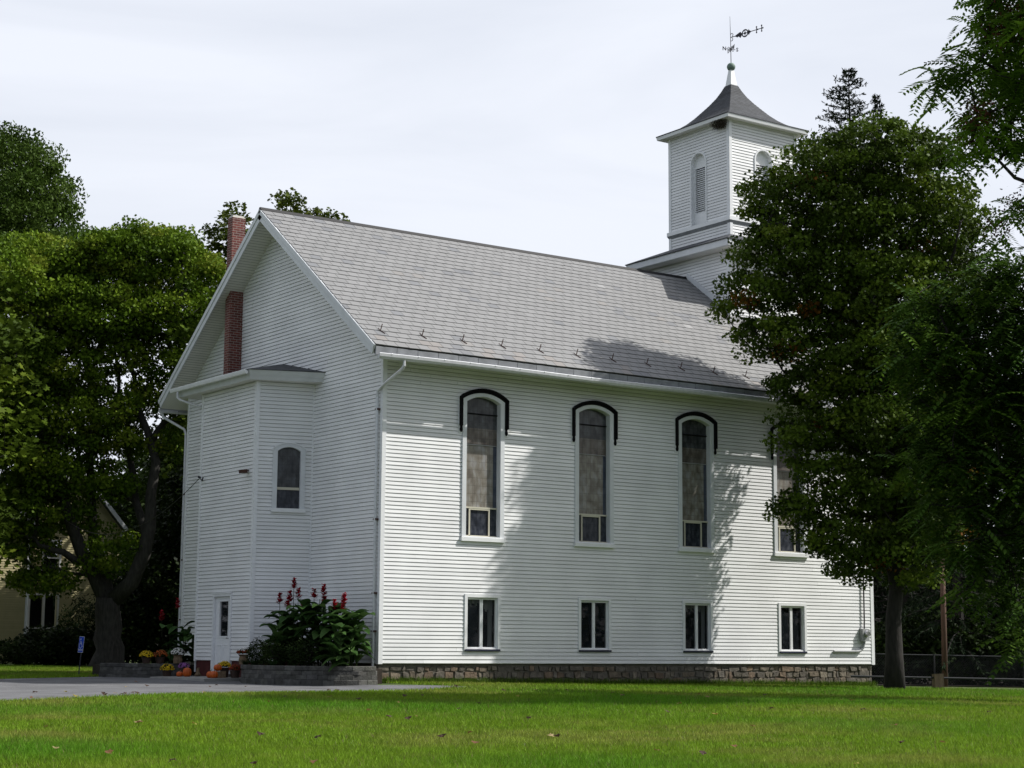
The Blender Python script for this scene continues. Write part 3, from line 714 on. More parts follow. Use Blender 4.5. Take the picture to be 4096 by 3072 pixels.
# louvred openings
def louver(G):
    c = w3/2; mb = MB(); R_ = .10
    ou = arc_outline(.42, 14.625, 16.72, 17.13, 18); inn = arc_outline(.37, 14.625, 16.72, 17.08, 18); pan = arc_outline(.355, 14.625, 16.72, 17.07, 18)
    band(mb, G, c, ou, inn, -.01, .04); band(mb, G, c, inn, pan, -.17, .03)
    lv = mb.build('louver', M['trim'], tower)
    mb = MB(); zl0, zl1 = 15.05, 16.60
    fill(mb, G, c, [(-.36, zl1)] + pan[1:-1] + [(.36, zl1)], -.12); mb.face([G.P(c-.36, 14.62, -.12), G.P(c+.36, 14.62, -.12), G.P(c+.36, zl0, -.12), G.P(c-.36, zl0, -.12)])
    slab(mb, G, c-.36, c-.31, zl0, zl1, -.16, -.118); slab(mb, G, c+.31, c+.36, zl0, zl1, -.16, -.118)
    mb.build('louver_panel', M['trim'], lv)
    mb = MB(); n = 22
    for k in range(n):
        z = zl0+(zl1-zl0)*k/n; mb.hexa([G.P(c-.31, z, -.115), G.P(c+.31, z, -.115), G.P(c+.31, z+.045, -.165), G.P(c-.31, z+.045, -.165)], [G.P(c-.31, z+.010, -.115), G.P(c+.31, z+.010, -.115), G.P(c+.31, z+.055, -.165), G.P(c-.31, z+.055, -.165)])
    mb.build('louver_slats', M['trim'], lv)
    mb = MB(); mb.face([G.P(c-.36, zl0, -.24), G.P(c+.36, zl0, -.24), G.P(c+.36, zl1, -.24), G.P(c-.36, zl1, -.24)]); mb.build('louver_backing', M['trimgrey'], lv)
for G in (G1, G2, G3, G4): louver(G)
# bell-cast roof
cxT, cyT = (U+U1)/2, (V0+V1)/2; h0 = w3/2+.32
prof = [(1, 0), (.9, .035), (.8, .083), (.7, .145), (.596, .23), (.49, .345), (.394, .47), (.29, .61), (.2, .75), (.135, .88), (.085, 1.0)]
sq = lambda r_, z: [(cxT-r_, cyT-r_, z), (cxT+r_, cyT-r_, z), (cxT+r_, cyT+r_, z), (cxT-r_, cyT+r_, z)]
mb = MB(); rr = random.Random(2)
for k in range(len(prof)-1):
    (ra, ha), (rb, hb) = prof[k], prof[k+1]; sub = 3
    for j in range(sub):
        f0, f1 = j/sub, (j+1)/sub
        A = sq(h0*(ra+(rb-ra)*f0)+.008, 18.04+1.71*(ha+(hb-ha)*f0)); B = sq(h0*(ra+(rb-ra)*f1), 18.04+1.71*(ha+(hb-ha)*f1)+.002)
        for s in range(4):
            n = max(2, int(12*(ra))); 
            for i in range(n):
                q = rr.uniform(.78, 1.15); mb.tint = (q, q, q)
                la, lb = i/n, (i+1)/n; A0, A1, B0, B1 = map(np.array, (A[s], A[(s+1) % 4], B[s], B[(s+1) % 4]))
                mb.face([A0+(A1-A0)*la, A0+(A1-A0)*lb, B0+(B1-B0)*lb, B0+(B1-B0)*la])
skirt(mb, sq(h0+.01, 18.008), sq(h0+.01, 18.042))
mb.tint = (1, 1, 1)
mb.build('tower_roof', M['asphaltroof'], tower)
mb = MB(); skirt(mb, sq(h0-.02, 17.90), sq(h0, 18.008)); mb.build('tower_fascia', M['trim'], tower)
mb = MB()
A, B = sq(w3/2, 17.915), sq(h0-.021, 17.903); skirt(mb, A, B); mb.build('tower_soffit', M['soffit'], tower)
mb = MB(); mb.hexa(sq(.155, 19.68), sq(.07, 20.31)); mb.build('spire', M['trim'], tower)
# weather vane
vane = None
mb = MB(); mb.tube([(cxT, cyT, 20.55), (cxT-.01, cyT, 21.5), (cxT-.03, cyT, 22.27)], [.014, .012, .005], 6); vane = mb.build('weather_vane', M['iron'], church)
mb = MB(); mb.lathe([(.148*math.sin(math.pi*k/12)+.001, -.148*math.cos(math.pi*k/12)) for k in range(13)], (cxT, cyT, 20.44), 18); mb.build('copper_ball', M['copper'], vane, smooth=True)
def flat(mb, O, d, pts, th=.006):
    n_ = np.array([-d[1], d[0], 0.0]); O = np.array(O); dd = np.array([d[0], d[1], 0.0])
    P = lambda p, s: O+dd*p[0]+np.array([0, 0, p[1]])+n_*s*th
    mb.hexa([P(p, -1) for p in pts], [P(p, 1) for p in pts])
def flat_ring(mb, O, d, c, r0, r1, n=16, a0=0, a1=2*math.pi):
    for k in range(n):
        p, q = a0+(a1-a0)*k/n, a0+(a1-a0)*(k+1)/n
        flat(mb, O, d, [(c[0]+r0*math.cos(p), c[1]+r0*math.sin(p)), (c[0]+r1*math.cos(p), c[1]+r1*math.sin(p)), (c[0]+r1*math.cos(q), c[1]+r1*math.sin(q)), (c[0]+r0*math.cos(q), c[1]+r0*math.sin(q))])
da = (.16, -.987); O = (cxT-.015, cyT, 21.50); mb = MB()
flat(mb, O, da, [(0, -.012), (1.40, -.012), (1.40, .012), (0, .012)])
flat(mb, O, da, [(.18, 0), (.30, -.07), (.36, -.05), (.44, -.12), (.50, -.03), (.50, .03), (.44, .10), (.36, .07), (.30, .05)])
flat_ring(mb, O, da, (.64, .0), .10, .145); flat_ring(mb, O, da, (.64, 0), .02, .05, 8)
flat(mb, O, da, [(.54, -.012), (.75, -.012), (.75, .012), (.54, .012)]); flat(mb, O, da, [(.63, -.10), (.65, -.10), (.65, .10), (.63, .10)])
flat(mb, O, da, [(.76, 0), (.80, -.11), (.84, -.05), (.92, 0), (.84, .05), (.80, .11)])
for p in (1.14, 1.36):
    flat(mb, O, da, [(p-.015, -.10), (p+.015, -.10), (p+.015, .10), (p-.015, .10)])
    for a, b in ((0, .10), (0, -.10), (.05, 0)): flat(mb, O, da, [(p+a-.035, b), (p+a, b-.035), (p+a+.035, b), (p+a, b+.035)])
flat_ring(mb, O, da, (.06, .08), .045, .065, 10, -1.4, 2.6); flat_ring(mb, O, da, (.05, -.08), .045, .065, 10, -2.6, 1.4)
mb.build('vane_arrow', M['iron'], vane)
mb = MB(); dn = np.array([-.94, .34]); de = np.array([.34, .94]); O = (cxT-.005, cyT, 21.08)
for d in (dn, -dn, de, -de):
    flat(mb, O, d, [(0, -.008), (.17, -.008), (.17, .008), (0, .008)]); flat_ring(mb, O, d, (.08, .035), .025, .04, 10, -.5, 3.6); flat_ring(mb, O, d, (.08, -.035), .025, .04, 10, -3.6, .5)
mb.build('vane_bracket', M['iron'], vane)
def text_mesh(name, body, size, mat_, parent, Mx, extrude=.004, align='CENTER'):
    cu = bpy.data.curves.new(name, 'FONT'); cu.body = body; cu.size = size; cu.extrude = extrude; cu.align_x = align; cu.align_y = 'CENTER'; cu.resolution_u = 2; cu.offset = size*.018
    to = bpy.data.objects.new(name, cu); COL.objects.link(to)
    dg = bpy.context.evaluated_depsgraph_get(); me = bpy.data.meshes.new_from_object(to.evaluated_get(dg))
    bpy.data.objects.remove(to); me.name = name
    me.transform(Mx); me.materials.clear(); me.materials.append(mat_)
    o = bpy.data.objects.new(name, me); COL.objects.link(o); o.parent = parent
    return o
def frame_matrix(O, ex, ey):
    ex = Vector(ex).normalized(); ey = Vector(ey).normalized(); ez = ex.cross(ey)
    return Matrix(((ex[0], ey[0], ez[0], O[0]), (ex[1], ey[1], ez[1], O[1]), (ex[2], ey[2], ez[2], O[2]), (0, 0, 0, 1)))
for ch_, d, flip in (('N', dn, -1), ('S', -dn, 1), ('E', de, 1), ('W', -de, 1)):
    ex = (d[0]*flip, d[1]*flip, 0)
    if ch_ in 'EW': ex = (-de[0], -de[1], 0)
    text_mesh('direction_letter', ch_, .19, M['iron'], vane, frame_matrix((O[0]+d[0]*.24, O[1]+d[1]*.24, O[2]), ex, (0, 0, 1)), .006)
# ------------------------------------------------------------------ ground
def vnoise(x, y, s, seed=0):
    """smooth value noise on numpy arrays, 0..1"""
    x = np.asarray(x)/s; y = np.asarray(y)/s; xi = np.floor(x); yi = np.floor(y); fx = x-xi; fy = y-yi
    h = lambda a, b: np.modf(np.abs(np.sin(a*127.1+b*311.7+seed*17.3)*43758.5453))[0]
    fx = fx*fx*(3-2*fx); fy = fy*fy*(3-2*fy)
    return (h(xi, yi)*(1-fx)+h(xi+1, yi)*fx)*(1-fy)+(h(xi, yi+1)*(1-fx)+h(xi+1, yi+1)*fx)*fy
gv = np.vectorize(ground)
def sheet(name, xs, ys, dz, m):
    mb = MB(); nx, ny = len(xs), len(ys)
    mb.v = [(x, y, ground(x, y)+dz) for y in ys for x in xs]
    mb.f = [(j*nx+i, j*nx+i+1, (j+1)*nx+i+1, (j+1)*nx+i) for j in range(ny-1) for i in range(nx-1)]; mb.c = [(1, 1, 1)]*len(mb.f)
    o = mb.build(name, m); tag(o, kind='structure'); return o
M['lawn'] = mat('lawn_soil', (.045, .085, .010), .95, nscale=1.4, col2=(.07, .085, .018), bump=.6, bscale=50)
xs = [-400, -150, -60]+list(np.arange(-40, -16, 4.0))+list(np.arange(-16, 4, .8))+list(np.arange(4, 41, 4.0))+[60, 150, 400]; ys = [-150, -60]+list(np.arange(-44, -12, 4.0))+list(np.arange(-12, 14, .8))+list(np.arange(14, 61, 4.0))+[80, 150, 500]
xs = sorted(set(xs+[0.0])); ys = sorted(set(ys+[0.0, 12.0]))
sheet('ground', xs, ys, -.012, M['lawn'])
# driveway: worn asphalt between the lawn and the church
near = [(-40, -24.5), (-24, -16.6), (-18, -12.6), (-13.68, -9.3), (-12.56, -8.5), (-10.57, -7.4), (-8.25, -6.1), (-5.65, -5.15), (-2.81, -4.45), (-1.16, -4.1), (-.1, -3.75), (.8, -3.2)]
far = [(-40, -13), (-24, -3.2), (-15.5, 2.0), (-8.72, 6.05), (-7.2, 6.8), (-4.3, 9.0), (-2.46, 10.4), (-1.2, 9.0), (-1.0, 2.5), (-.9, -1.2), (.1, -1.9), (.8, -3.0)]
def wob(p, k): return (p[0]+.05*math.sin(k*2.1), p[1]+.08*math.sin(k*3.7+1))
mb = MB(); K = 60
def lerp_path(path, n):
    P = np.array(path, float); d = np.r_[0, np.cumsum(np.linalg.norm(np.diff(P, axis=0), axis=1))]
    t = np.linspace(0, d[-1], n); return np.stack([np.interp(t, d, P[:, 0]), np.interp(t, d, P[:, 1])], 1)
A = lerp_path(near, K); B = lerp_path(far, K)
def inside_drive(x, y):
    poly = np.concatenate([A, B[::-1]]); x = np.asarray(x, float); y = np.asarray(y, float); c = np.zeros(x.shape, bool); j = len(poly)-1
    for i in range(len(poly)):
        xi, yi = poly[i]; xj, yj = poly[j]
        c ^= ((yi > y) != (yj > y)) & (x < (xj-xi)*(y-yi)/(yj-yi+1e-12)+xi); j = i
    return c
n = 16
for i in range(K-1):
    for j in range(n):
        q = []
        for (ii, jj) in ((i, j), (i+1, j), (i+1, j+1), (i, j+1)):
            p = A[ii]*(1-jj/n)+B[ii]*jj/n; w = .05*math.sin(ii*2.7)+.04*math.sin(ii*5.1) if jj == 0 else 0
            q.append((p[0]+w*.3, p[1]+w, ground(*p)+.008))
        mb.face(q)
tag(mb.build('driveway', M['asphalt']), kind='structure')
mb = MB()
for k, (p, q) in enumerate((((-7.6, 5.7), (-6.2, 7.0)), ((-4.6, 7.9), (-3.4, 9.2)), ((-9.2, 1.0), (-6.3, 1.6)))):
    p, q = np.array(p), np.array(q); d = (q-p)/np.linalg.norm(q-p); nn = np.array([-d[1], d[0]])*.05
    mb.face([(*(p+nn), ground(*p)+.011), (*(p-nn), ground(*p)+.011), (*(q-nn), ground(*q)+.011), (*(q+nn), ground(*q)+.011)])
tag(mb.build('parking_lines', M['paint']), kind='structure')
mb = MB(); mb.hexa([(-2.9, 3.9, -.6), (-1.5, 3.9, -.6), (-1.5, 7.3, -.6), (-2.9, 7.3, -.6)], [(-2.85, 3.9, -.425), (-1.5, 3.9, -.405), (-1.5, 7.3, -.405), (-2.85, 7.3, -.425)])
tag(mb.build('walkway', M['concrete']), kind='structure')

mb = MB(); fl_pts = [(17.75, 1.9), (27.2, -1.9), (34, -6), (60, -2), (60, 60), (17.75, 60)]
cx0, cy0 = 30.0, 14.0; nn_ = 10
for i in range(len(fl_pts)):
    p, q = np.array(fl_pts[i]), np.array(fl_pts[(i+1) % len(fl_pts)])
    for j in range(nn_):
        a0, a1 = p+(q-p)*j/nn_, p+(q-p)*(j+1)/nn_; mb.face([(cx0, cy0, ground(cx0, cy0)+.02), (*a0, ground(*a0)+.02), (*a1, ground(*a1)+.02)])
tag(mb.build('forest_floor', M['soil']), kind='structure')
# grass blades
def grass(seed=1):
    g = np.random.default_rng(seed); Vs = []; Ts = []
    def region(n, D0, D1, h, wd, u0=-260, u1=4360):
        D = np.sqrt(g.uniform(D0**2, D1**2, n)); u = g.uniform(u0, u1, n)
        d2 = np.array([math.sin(YAW), math.cos(YAW)]); r2 = np.array([math.cos(YAW), -math.sin(YAW)])
        P = CAM[:2] + D[:, None]*(d2 + r2*((u-2048)/FPX)[:, None])
        x, y = P[:, 0], P[:, 1]; k = ~inside_drive(x, y) & ~((x > -.05) & (x < 17.7) & (y > .02) & (y < 12)) & ~((x > -3.1) & (x <= .1) & (y > -1.8) & (y < 11))
        x, y = x[k], y[k]; n = len(x)
        pat = vnoise(x, y, 2.3, 3)*.55+vnoise(x, y, .7, 5)*.45; lush = vnoise(x, y, 4.1, 9); fine = vnoise(x, y, .18, 4)
        z = gv(x, y); az = g.uniform(0, 2*math.pi, n); hh = h*g.uniform(.5, 1.25, n)*(.75+.5*lush); lean = g.uniform(.1, .9, n)*hh; la = g.uniform(0, 2*math.pi, n)
        dx, dy = np.cos(az)*wd/2, np.sin(az)*wd/2
        b0 = np.stack([x-dx, y-dy, z], 1); b1 = np.stack([x+dx, y+dy, z], 1)
        tp = np.stack([x+np.cos(la)*lean, y+np.sin(la)*lean, z+hh], 1)
        Vs.append(np.stack([b0, b1, tp], 1))
        base = np.array([.162, .270, .018]); dry = np.array([.24, .27, .05]); deep = np.array([.07, .22, .011])
        t = np.clip((pat-.42)*2.6, 0, 1)[:, None]; q = np.clip((lush-.45)*2.6, 0, 1)[:, None]
        c = base*(1-t)+dry*t; c = c*(1-q*.7)+deep*q*.7
        c = c*(g.uniform(.65, 1.3, n)*(.8+.4*fine))[:, None]
        dead = g.random(n) < .03; c[dead] = np.array([.22, .17, .08])*g.uniform(.6, 1.1, (dead.sum(), 1))
        Ts.append(c)
    region(150000, 14.5, 20, .060, .010); region(150000, 20, 28, .066, .013); region(130000, 28, 38, .070, .017); region(110000, 38, 52, .075, .024)
    region(60000, 50, 66, .08, .035, -260, 1100)
    # longer unmown blades along the foundation
    n = 9000; x = g.uniform(.1, 17.6, n); y = -np.abs(g.normal(0, .09, n))+.03; z = gv(x, y); hh = g.uniform(.05, .20, n); az = g.uniform(0, 6.28, n); w_ = .010
    b0 = np.stack([x-np.cos(az)*w_, y-np.sin(az)*w_, z], 1); b1 = np.stack([x+np.cos(az)*w_, y+np.sin(az)*w_, z], 1); tp = np.stack([x+g.normal(0, .05, n), y+g.normal(0, .05, n)-.02, z+hh], 1)
    Vs.append(np.stack([b0, b1, tp], 1)); Ts.append(np.array([.10, .17, .02])*g.uniform(.5, 1.3, (n, 1)))
    return np.concatenate(Vs), np.concatenate(Ts)
V, T = grass(); gr = np_mesh('grass', V, T, M['grass']); tag(gr, kind='stuff')
# tufts along the foundation
# ------------------------------------------------------------------ foliage and trees
MAPLE = np.array([(0, -.5), (.16, -.28), (.46, -.30), (.34, -.02), (.50, .20), (.22, .20), (0, .55), (-.22, .20), (-.50, .20), (-.34, -.02), (-.46, -.30), (-.16, -.28)])
KITE = np.array([(0, -.5), (.28, -.05), (0, .5), (-.28, -.05)])
LANCE = np.array([(0, -.5), (.13, -.1), (.07, .3), (0, .5), (-.07, .3), (-.13, -.1)])
def orient(g, n, up=.6, droop=0.0):
    nrm = g.normal(size=(n, 3)); nrm /= np.linalg.norm(nrm, axis=1)[:, None]; nrm[:, 2] = np.abs(nrm[:, 2])*.6+up; nrm /= np.linalg.norm(nrm, axis=1)[:, None]
    a = g.normal(size=(n, 3)); a[:, 2] -= droop; x = a-nrm*(a*nrm).sum(1)[:, None]; x /= np.linalg.norm(x, axis=1)[:, None]
    return x, np.cross(nrm, x)
def leaves(g, C, size, tpl, up=.6, droop=.3):
    n = len(C); yv, xv = orient(g, n, up, droop); s = size*g.uniform(.65, 1.25, n)
    return C[:, None, :] + (xv[:, None, :]*tpl[None, :, 0, None] + yv[:, None, :]*tpl[None, :, 1, None])*s[:, None, None]
def sample_lobes(g, lobes, n, mind, reject=None, shell=2.0):
    """cluster centres inside a union of ellipsoids: lobes = (centre, (right, depth, up) radii)"""
    d2 = np.array([math.sin(YAW), math.cos(YAW), 0]); r2 = np.array([math.cos(YAW), -math.sin(YAW), 0]); up = np.array([0, 0, 1.0])
    vol = np.array([r[0]*r[1]*r[2] for c, r in lobes])**.62; vol /= vol.sum(); P = np.zeros((0, 3)); tries = 0
    while len(P) < n and tries < n*30:
        m = 400; tries += m; k = g.choice(len(lobes), m, p=vol); v = g.normal(size=(m, 3)); v /= np.linalg.norm(v, axis=1)[:, None]; v *= (g.random(m)**(1/(3*shell)))[:, None]
        c = np.array([lobes[i][0] for i in k]); r = np.array([lobes[i][1] for i in k])
        q = c + r2*(v[:, :1]*r[:, :1]) + d2*(v[:, 1:2]*r[:, 1:2]) + up*(v[:, 2:]*r[:, 2:])
        if reject is not None: q = q[~reject(q)]
        for p in q:
            if len(P) == 0 or np.min(((P-p)**2).sum(1)) > mind**2: P = np.vstack([P, p])
            if len(P) >= n: break
    return P
def grow(g, trunk, tr, clusters, crown_base, tip=.012, expo=.47, sag=.05, step=.7):
    """trunk: list of polylines with radii; branches are grown to every cluster; returns MB"""
    nodes = []; par = []; rad0 = []
    for pl, rr in zip(trunk, tr):
        prev = -1
        for k, p in enumerate(pl):
            if k == 0 and nodes:
                dd = [np.linalg.norm(np.array(p)-q) for q in nodes]; prev = int(np.argmin(dd))
            nodes.append(np.array(p, float)); par.append(prev); rad0.append(rr[k]); prev = len(nodes)-1
    nt0 = len(nodes); X = np.array(nodes); axis = X[:nt0].copy()
    dist = np.array([np.min(np.linalg.norm(axis-c, axis=1)) for c in clusters]); leafnode = []
    for ci in np.argsort(dist):
        c = clusters[ci]; d = np.linalg.norm(X-c, axis=1); horiz = np.linalg.norm((X-c)[:, :2], axis=1)
        cost = d + 1.2*np.maximum(0, X[:, 2]-c[2]+.1*horiz) + np.where(X[:, 2] < crown_base, 3.0*(crown_base-X[:, 2]), 0)
        i = int(np.argmin(cost)); p0 = X[i]; L_ = np.linalg.norm(c-p0); m = max(1, int(L_/step)); prev = i; new = []
        for k in range(1, m+1):
            t = k/m; q = p0+(c-p0)*t; q = q + np.array([0, 0, math.sin(t*math.pi)*sag*L_]) + (g.normal(size=3)*.05*min(1, L_) if k < m else 0)
            nodes.append(q); par.append(prev); rad0.append(0); prev = len(nodes)-1; new.append(q)
        X = np.vstack([X]+[q[None] for q in new]); leafnode.append(prev)
    cnt = np.zeros(len(nodes))
    for l in leafnode:
        k = l
        while k >= 0: cnt[k] += 1; k = par[k]
    R = [rad0[i] if i < nt0 else tip*max(1, cnt[i])**expo for i in range(len(nodes))]
    mb = MB()
    for i in range(nt0, len(nodes)):
        p = par[i]; rp = min(R[p], R[i]*1.5); nsd = 6 if R[i] > .04 else (4 if R[i] > .02 else 3)
        mb.tube([nodes[p], nodes[i]], [rp, R[i]], nsd, cap=False)
    return mb
def flare(pl, rr, n=14): return pl, rr
def in_church(q):
    x, y, z = q[:, 0], q[:, 1], q[:, 2]
    rz = HP-np.abs(y-WID/2)*SL
    a = (x > -.9) & (x < LEN+.9) & (y > -1.0) & (y < WID+1) & (z < rz+.35)
    b = (x > XT-.7) & (x < XT1+.7) & (y > YT0-.7) & (y < YT1+.7) & (z < 20)
    return a | b
def tree(name, label, cat, base, trunks, radii, lobes, ncl, mind, per, leaf, spread, pal, crown_base, seed, tpl=MAPLE, reject=None, bark='bark', group=None, shoots=None, up=.6, droop=.3, tip=.012, shell=2.0, extra=None, leafmat='leaf', sag=.05, expo=.47):
    g = np.random.default_rng(seed); t = thing(name, label, cat, base, group); base = np.array(base)
    C = sample_lobes(g, lobes, ncl, mind, reject, shell)
    if shoots is not None: C = np.vstack([C, shoots])
    mb = grow(g, trunks, radii, C, crown_base, tip=tip, sag=sag, expo=expo)
    for pl, rr in zip(trunks, radii):
        # resample the trunk smoothly with slight irregularity
        pl = np.array(pl, float); mb.tube(list(pl), list(rr), 12)
    tk = mb.build('trunk', M[bark], t, smooth=True, loc=tuple(base)); tk.location = (0, 0, 0)
    n = len(C)*per; cid = np.repeat(np.arange(len(C)), per)
    off = g.normal(size=(n, 3)); off /= np.linalg.norm(off, axis=1)[:, None]; off *= (g.random(n)**.42*1.75)[:, None]*np.array(spread)*g.uniform(.6, 1.25, (len(C), 1))[cid]
    P = C[cid]+off
    if reject is not None: k = ~reject(P); P = P[k]; cid = cid[k]
    cv = g.uniform(0, 1, len(C)); pal = np.array(pal)
    # each spray leans to one tone; single leaves vary about it; some sprays turn early
    w = np.clip(cv[cid]*.75+g.uniform(0, 1, len(P))*.25, 0, .999)*(len(pal)-1); i0 = w.astype(int); f = (w-i0)[:, None]
    T = pal[i0]*(1-f)+pal[np.minimum(i0+1, len(pal)-1)]*f; T = T*g.uniform(.84, 1.18, (len(P), 1))
    if extra is not None:
        ex, frac = extra; s = (g.random(len(C)) < frac)[cid] & (g.random(len(P)) < .6); T[s] = np.array(ex)*g.uniform(.6, 1.3, (s.sum(), 1))
    Vv = leaves(g, P, leaf, tpl, up, droop)
    cr = np_mesh('crown', Vv, T, M[leafmat], t, tuple(base)); cr.location = (0, 0, 0)
    return t
def lobe(u, v, D, ru, rv, rd):
    k = D/FPX*4096/2212.
    return (at(u, v, D), (ru*k, rd, rv*k))
def limb(g, pts, r0, r1, n=8, wob=.06):
    P = lerp3(pts, n); P[1:-1] += g.normal(size=(n-2, 3))*wob; return [tuple(p) for p in P], list(np.linspace(r0, r1, n))
def lerp3(pts, n):
    P = np.array(pts, float); d = np.r_[0, np.cumsum(np.linalg.norm(np.diff(P, axis=0), axis=1))]; t = np.linspace(0, d[-1], n)
    return np.stack([np.interp(t, d, P[:, i]) for i in range(3)], 1)
gL = np.random.default_rng(4)

# --- maple standing before the front corner of the church
DM = 50.0
def trunk_line(pts, D, r0, r1, n=12, fl=1.5, dD=None, wob=.05):
    P = [at(u, v, D+(dD[i] if dD else 0)) for i, (u, v) in enumerate(pts)]; P = lerp3(P, n); P[2:-1] += gL.normal(size=(n-3, 3))*wob
    zg = ground(P[0][0], P[0][1]); P[0][2] = min(P[0][2], zg-.15)
    R = np.linspace(r0, r1, n); R[0] *= fl; R[1] *= 1+(fl-1)*.25
    return [tuple(p) for p in P], list(R)
b = gat(1932, 1480, DM)
tr = [trunk_line([(1932, 1486), (1931, 1300), (1926, 1100), (1924, 900), (1916, 700), (1905, 480), (1890, 300)], DM, .235, .03, 18, 1.35)]
tr += [trunk_line([(1925, 900), (1980, 760), (2040, 600), (2075, 480)], DM, .09, .025, 8, 1, [0, -.5, -1, -1.5]), trunk_line([(1925, 820), (1850, 700), (1760, 590), (1690, 480)], DM, .09, .025, 8, 1, [0, -.3, -.8, -1]),
       trunk_line([(1924, 980), (1860, 900), (1780, 830), (1690, 800)], DM, .08, .02, 8, 1, [0, .2, .4, .2]), trunk_line([(1916, 700), (1960, 560), (1985, 420), (1990, 330)], DM, .08, .02, 8, 1, [0, .5, 1, 1.2])]
for k in range(1, len(tr)):                       # limbs start on the trunk, not on the ground
    pl = [list(p) for p in tr[k][0]]; pl[0] = list(min(tr[0][0], key=lambda q: abs(q[2]-at([0,1925,1925,1924,1916][k], [0,900,820,980,700][k], DM)[2]))); tr[k] = ([tuple(p) for p in pl], tr[k][1])
lob = [lobe(1880, 325, DM, 105, 60, 1.36), lobe(1800, 360, DM, 105, 65, 1.50), lobe(1650, 425, DM, 45, 35, 0.82), lobe(1615, 600, DM, 45, 40, 0.82), lobe(1600, 670, DM, 50, 28, 0.68), lobe(1640, 755, DM, 50, 25, 0.68), lobe(1960, 380, DM, 110, 100, 1.63), lobe(1700, 430, DM, 95, 65, 1.22), lobe(1840, 480, DM, 150, 90, 1.90), lobe(2030, 480, DM, 90, 100, 1.50),
       lobe(1690, 530, DM, 110, 55, 1.36), lobe(1740, 600, DM, 150, 60, 1.63), lobe(1660, 630, DM, 95, 45, 1.09), lobe(1900, 640, DM, 170, 90, 2.04), lobe(2040, 620, DM, 90, 80, 1.50), lobe(1720, 720, DM, 130, 60, 1.36), lobe(1860, 780, DM, 160, 80, 2.04),
       lobe(1770, 840, DM, 120, 55, 1.36), lobe(1760, 930, DM, 90, 45, 1.22), lobe(1880, 920, DM, 130, 70, 1.77), lobe(1800, 1010, DM, 90, 45, 1.22), lobe(1900, 1060, DM, 110, 70, 1.63), lobe(1760, 1090, DM, 85, 38, 1.02), lobe(1820, 1160, DM, 90, 50, 1.22), lobe(1900, 1190, DM, 80, 60, 1.36), lobe(1990, 1000, DM, 100, 120, 1.77), lobe(1860, 1220, DM, 55, 28, 0.95), lobe(1930, 1170, DM, 70, 60, 1.36), lobe(2010, 1150, DM, 70, 70, 1.36), lobe(1960, 1240, DM, 60, 25, 0.95), lobe(2060, 900, DM, 80, 90, 1.63)]
mpal = [(0.0256, 0.0452, 0.0056), (0.0408, 0.0653, 0.0081), (0.0571, 0.0948, 0.0104), (0.0826, 0.1285, 0.0128), (0.1213, 0.1580, 0.0176)]
def maple_reject(q):
    return in_church(q)
tree('maple_tree', 'tall dark maple standing before the front corner of the church', 'tree', b, [p for p, r in tr], [r for p, r in tr], lob, 680, .55, 195, .105, (.34, .32, .19), mpal, at(1925, 1200, DM)[2], 11, reject=maple_reject, extra=((.17, .075, .012), .02), shell=1.5, up=.22)

# --- old maple beyond the driveway on the left
DL = 68.0
b = gat(232, 1440, DL)
tr = [trunk_line([(232, 1446), (236, 1400), (236, 1340), (234, 1292)], DL, .56, .46, 8, 1.45)]
def limb_px(pts, r0, r1, D=DL, dD=None, n=10, start=True):
    P = [at(u, v, D+(dD[i] if dD else 0)) for i, (u, v) in enumerate(pts)]; P = lerp3(P, n); P[1:-1] += gL.normal(size=(n-2, 3))*.07
    return [tuple(p) for p in P], list(np.linspace(r0, r1, n))
tr += [limb_px([(228, 1296), (195, 1240), (160, 1170), (138, 1080), (115, 1000), (80, 900), (40, 780)], .30, .06, dD=[0, 0, -.3, -.6, -1, -1.5, -2]),
       limb_px([(180, 1215), (130, 1195), (90, 1180), (40, 1150)], .16, .05, dD=[0, -.4, -.8, -1]),
       limb_px([(232, 1290), (222, 1235), (200, 1150), (190, 1040), (196, 930), (190, 760)], .24, .06, dD=[0, .4, .8, 1, 1.4, 2]),
       limb_px([(240, 1300), (290, 1250), (320, 1190), (325, 1080), (330, 980), (318, 930), (295, 870), (270, 760)], .33, .06, dD=[0, -.3, -.5, -.5, -.4, -.2, 0, .4]),
       limb_px([(330, 950), (345, 925), (372, 910), (385, 860), (395, 770)], .13, .05, dD=[-.4, -.4, -.5, -.6, -.6]),
       limb_px([(322, 1180), (300, 1120), (285, 1060), (280, 980), (255, 840), (240, 700)], .18, .04, dD=[-.5, 0, .4, .6, .8, 1])]
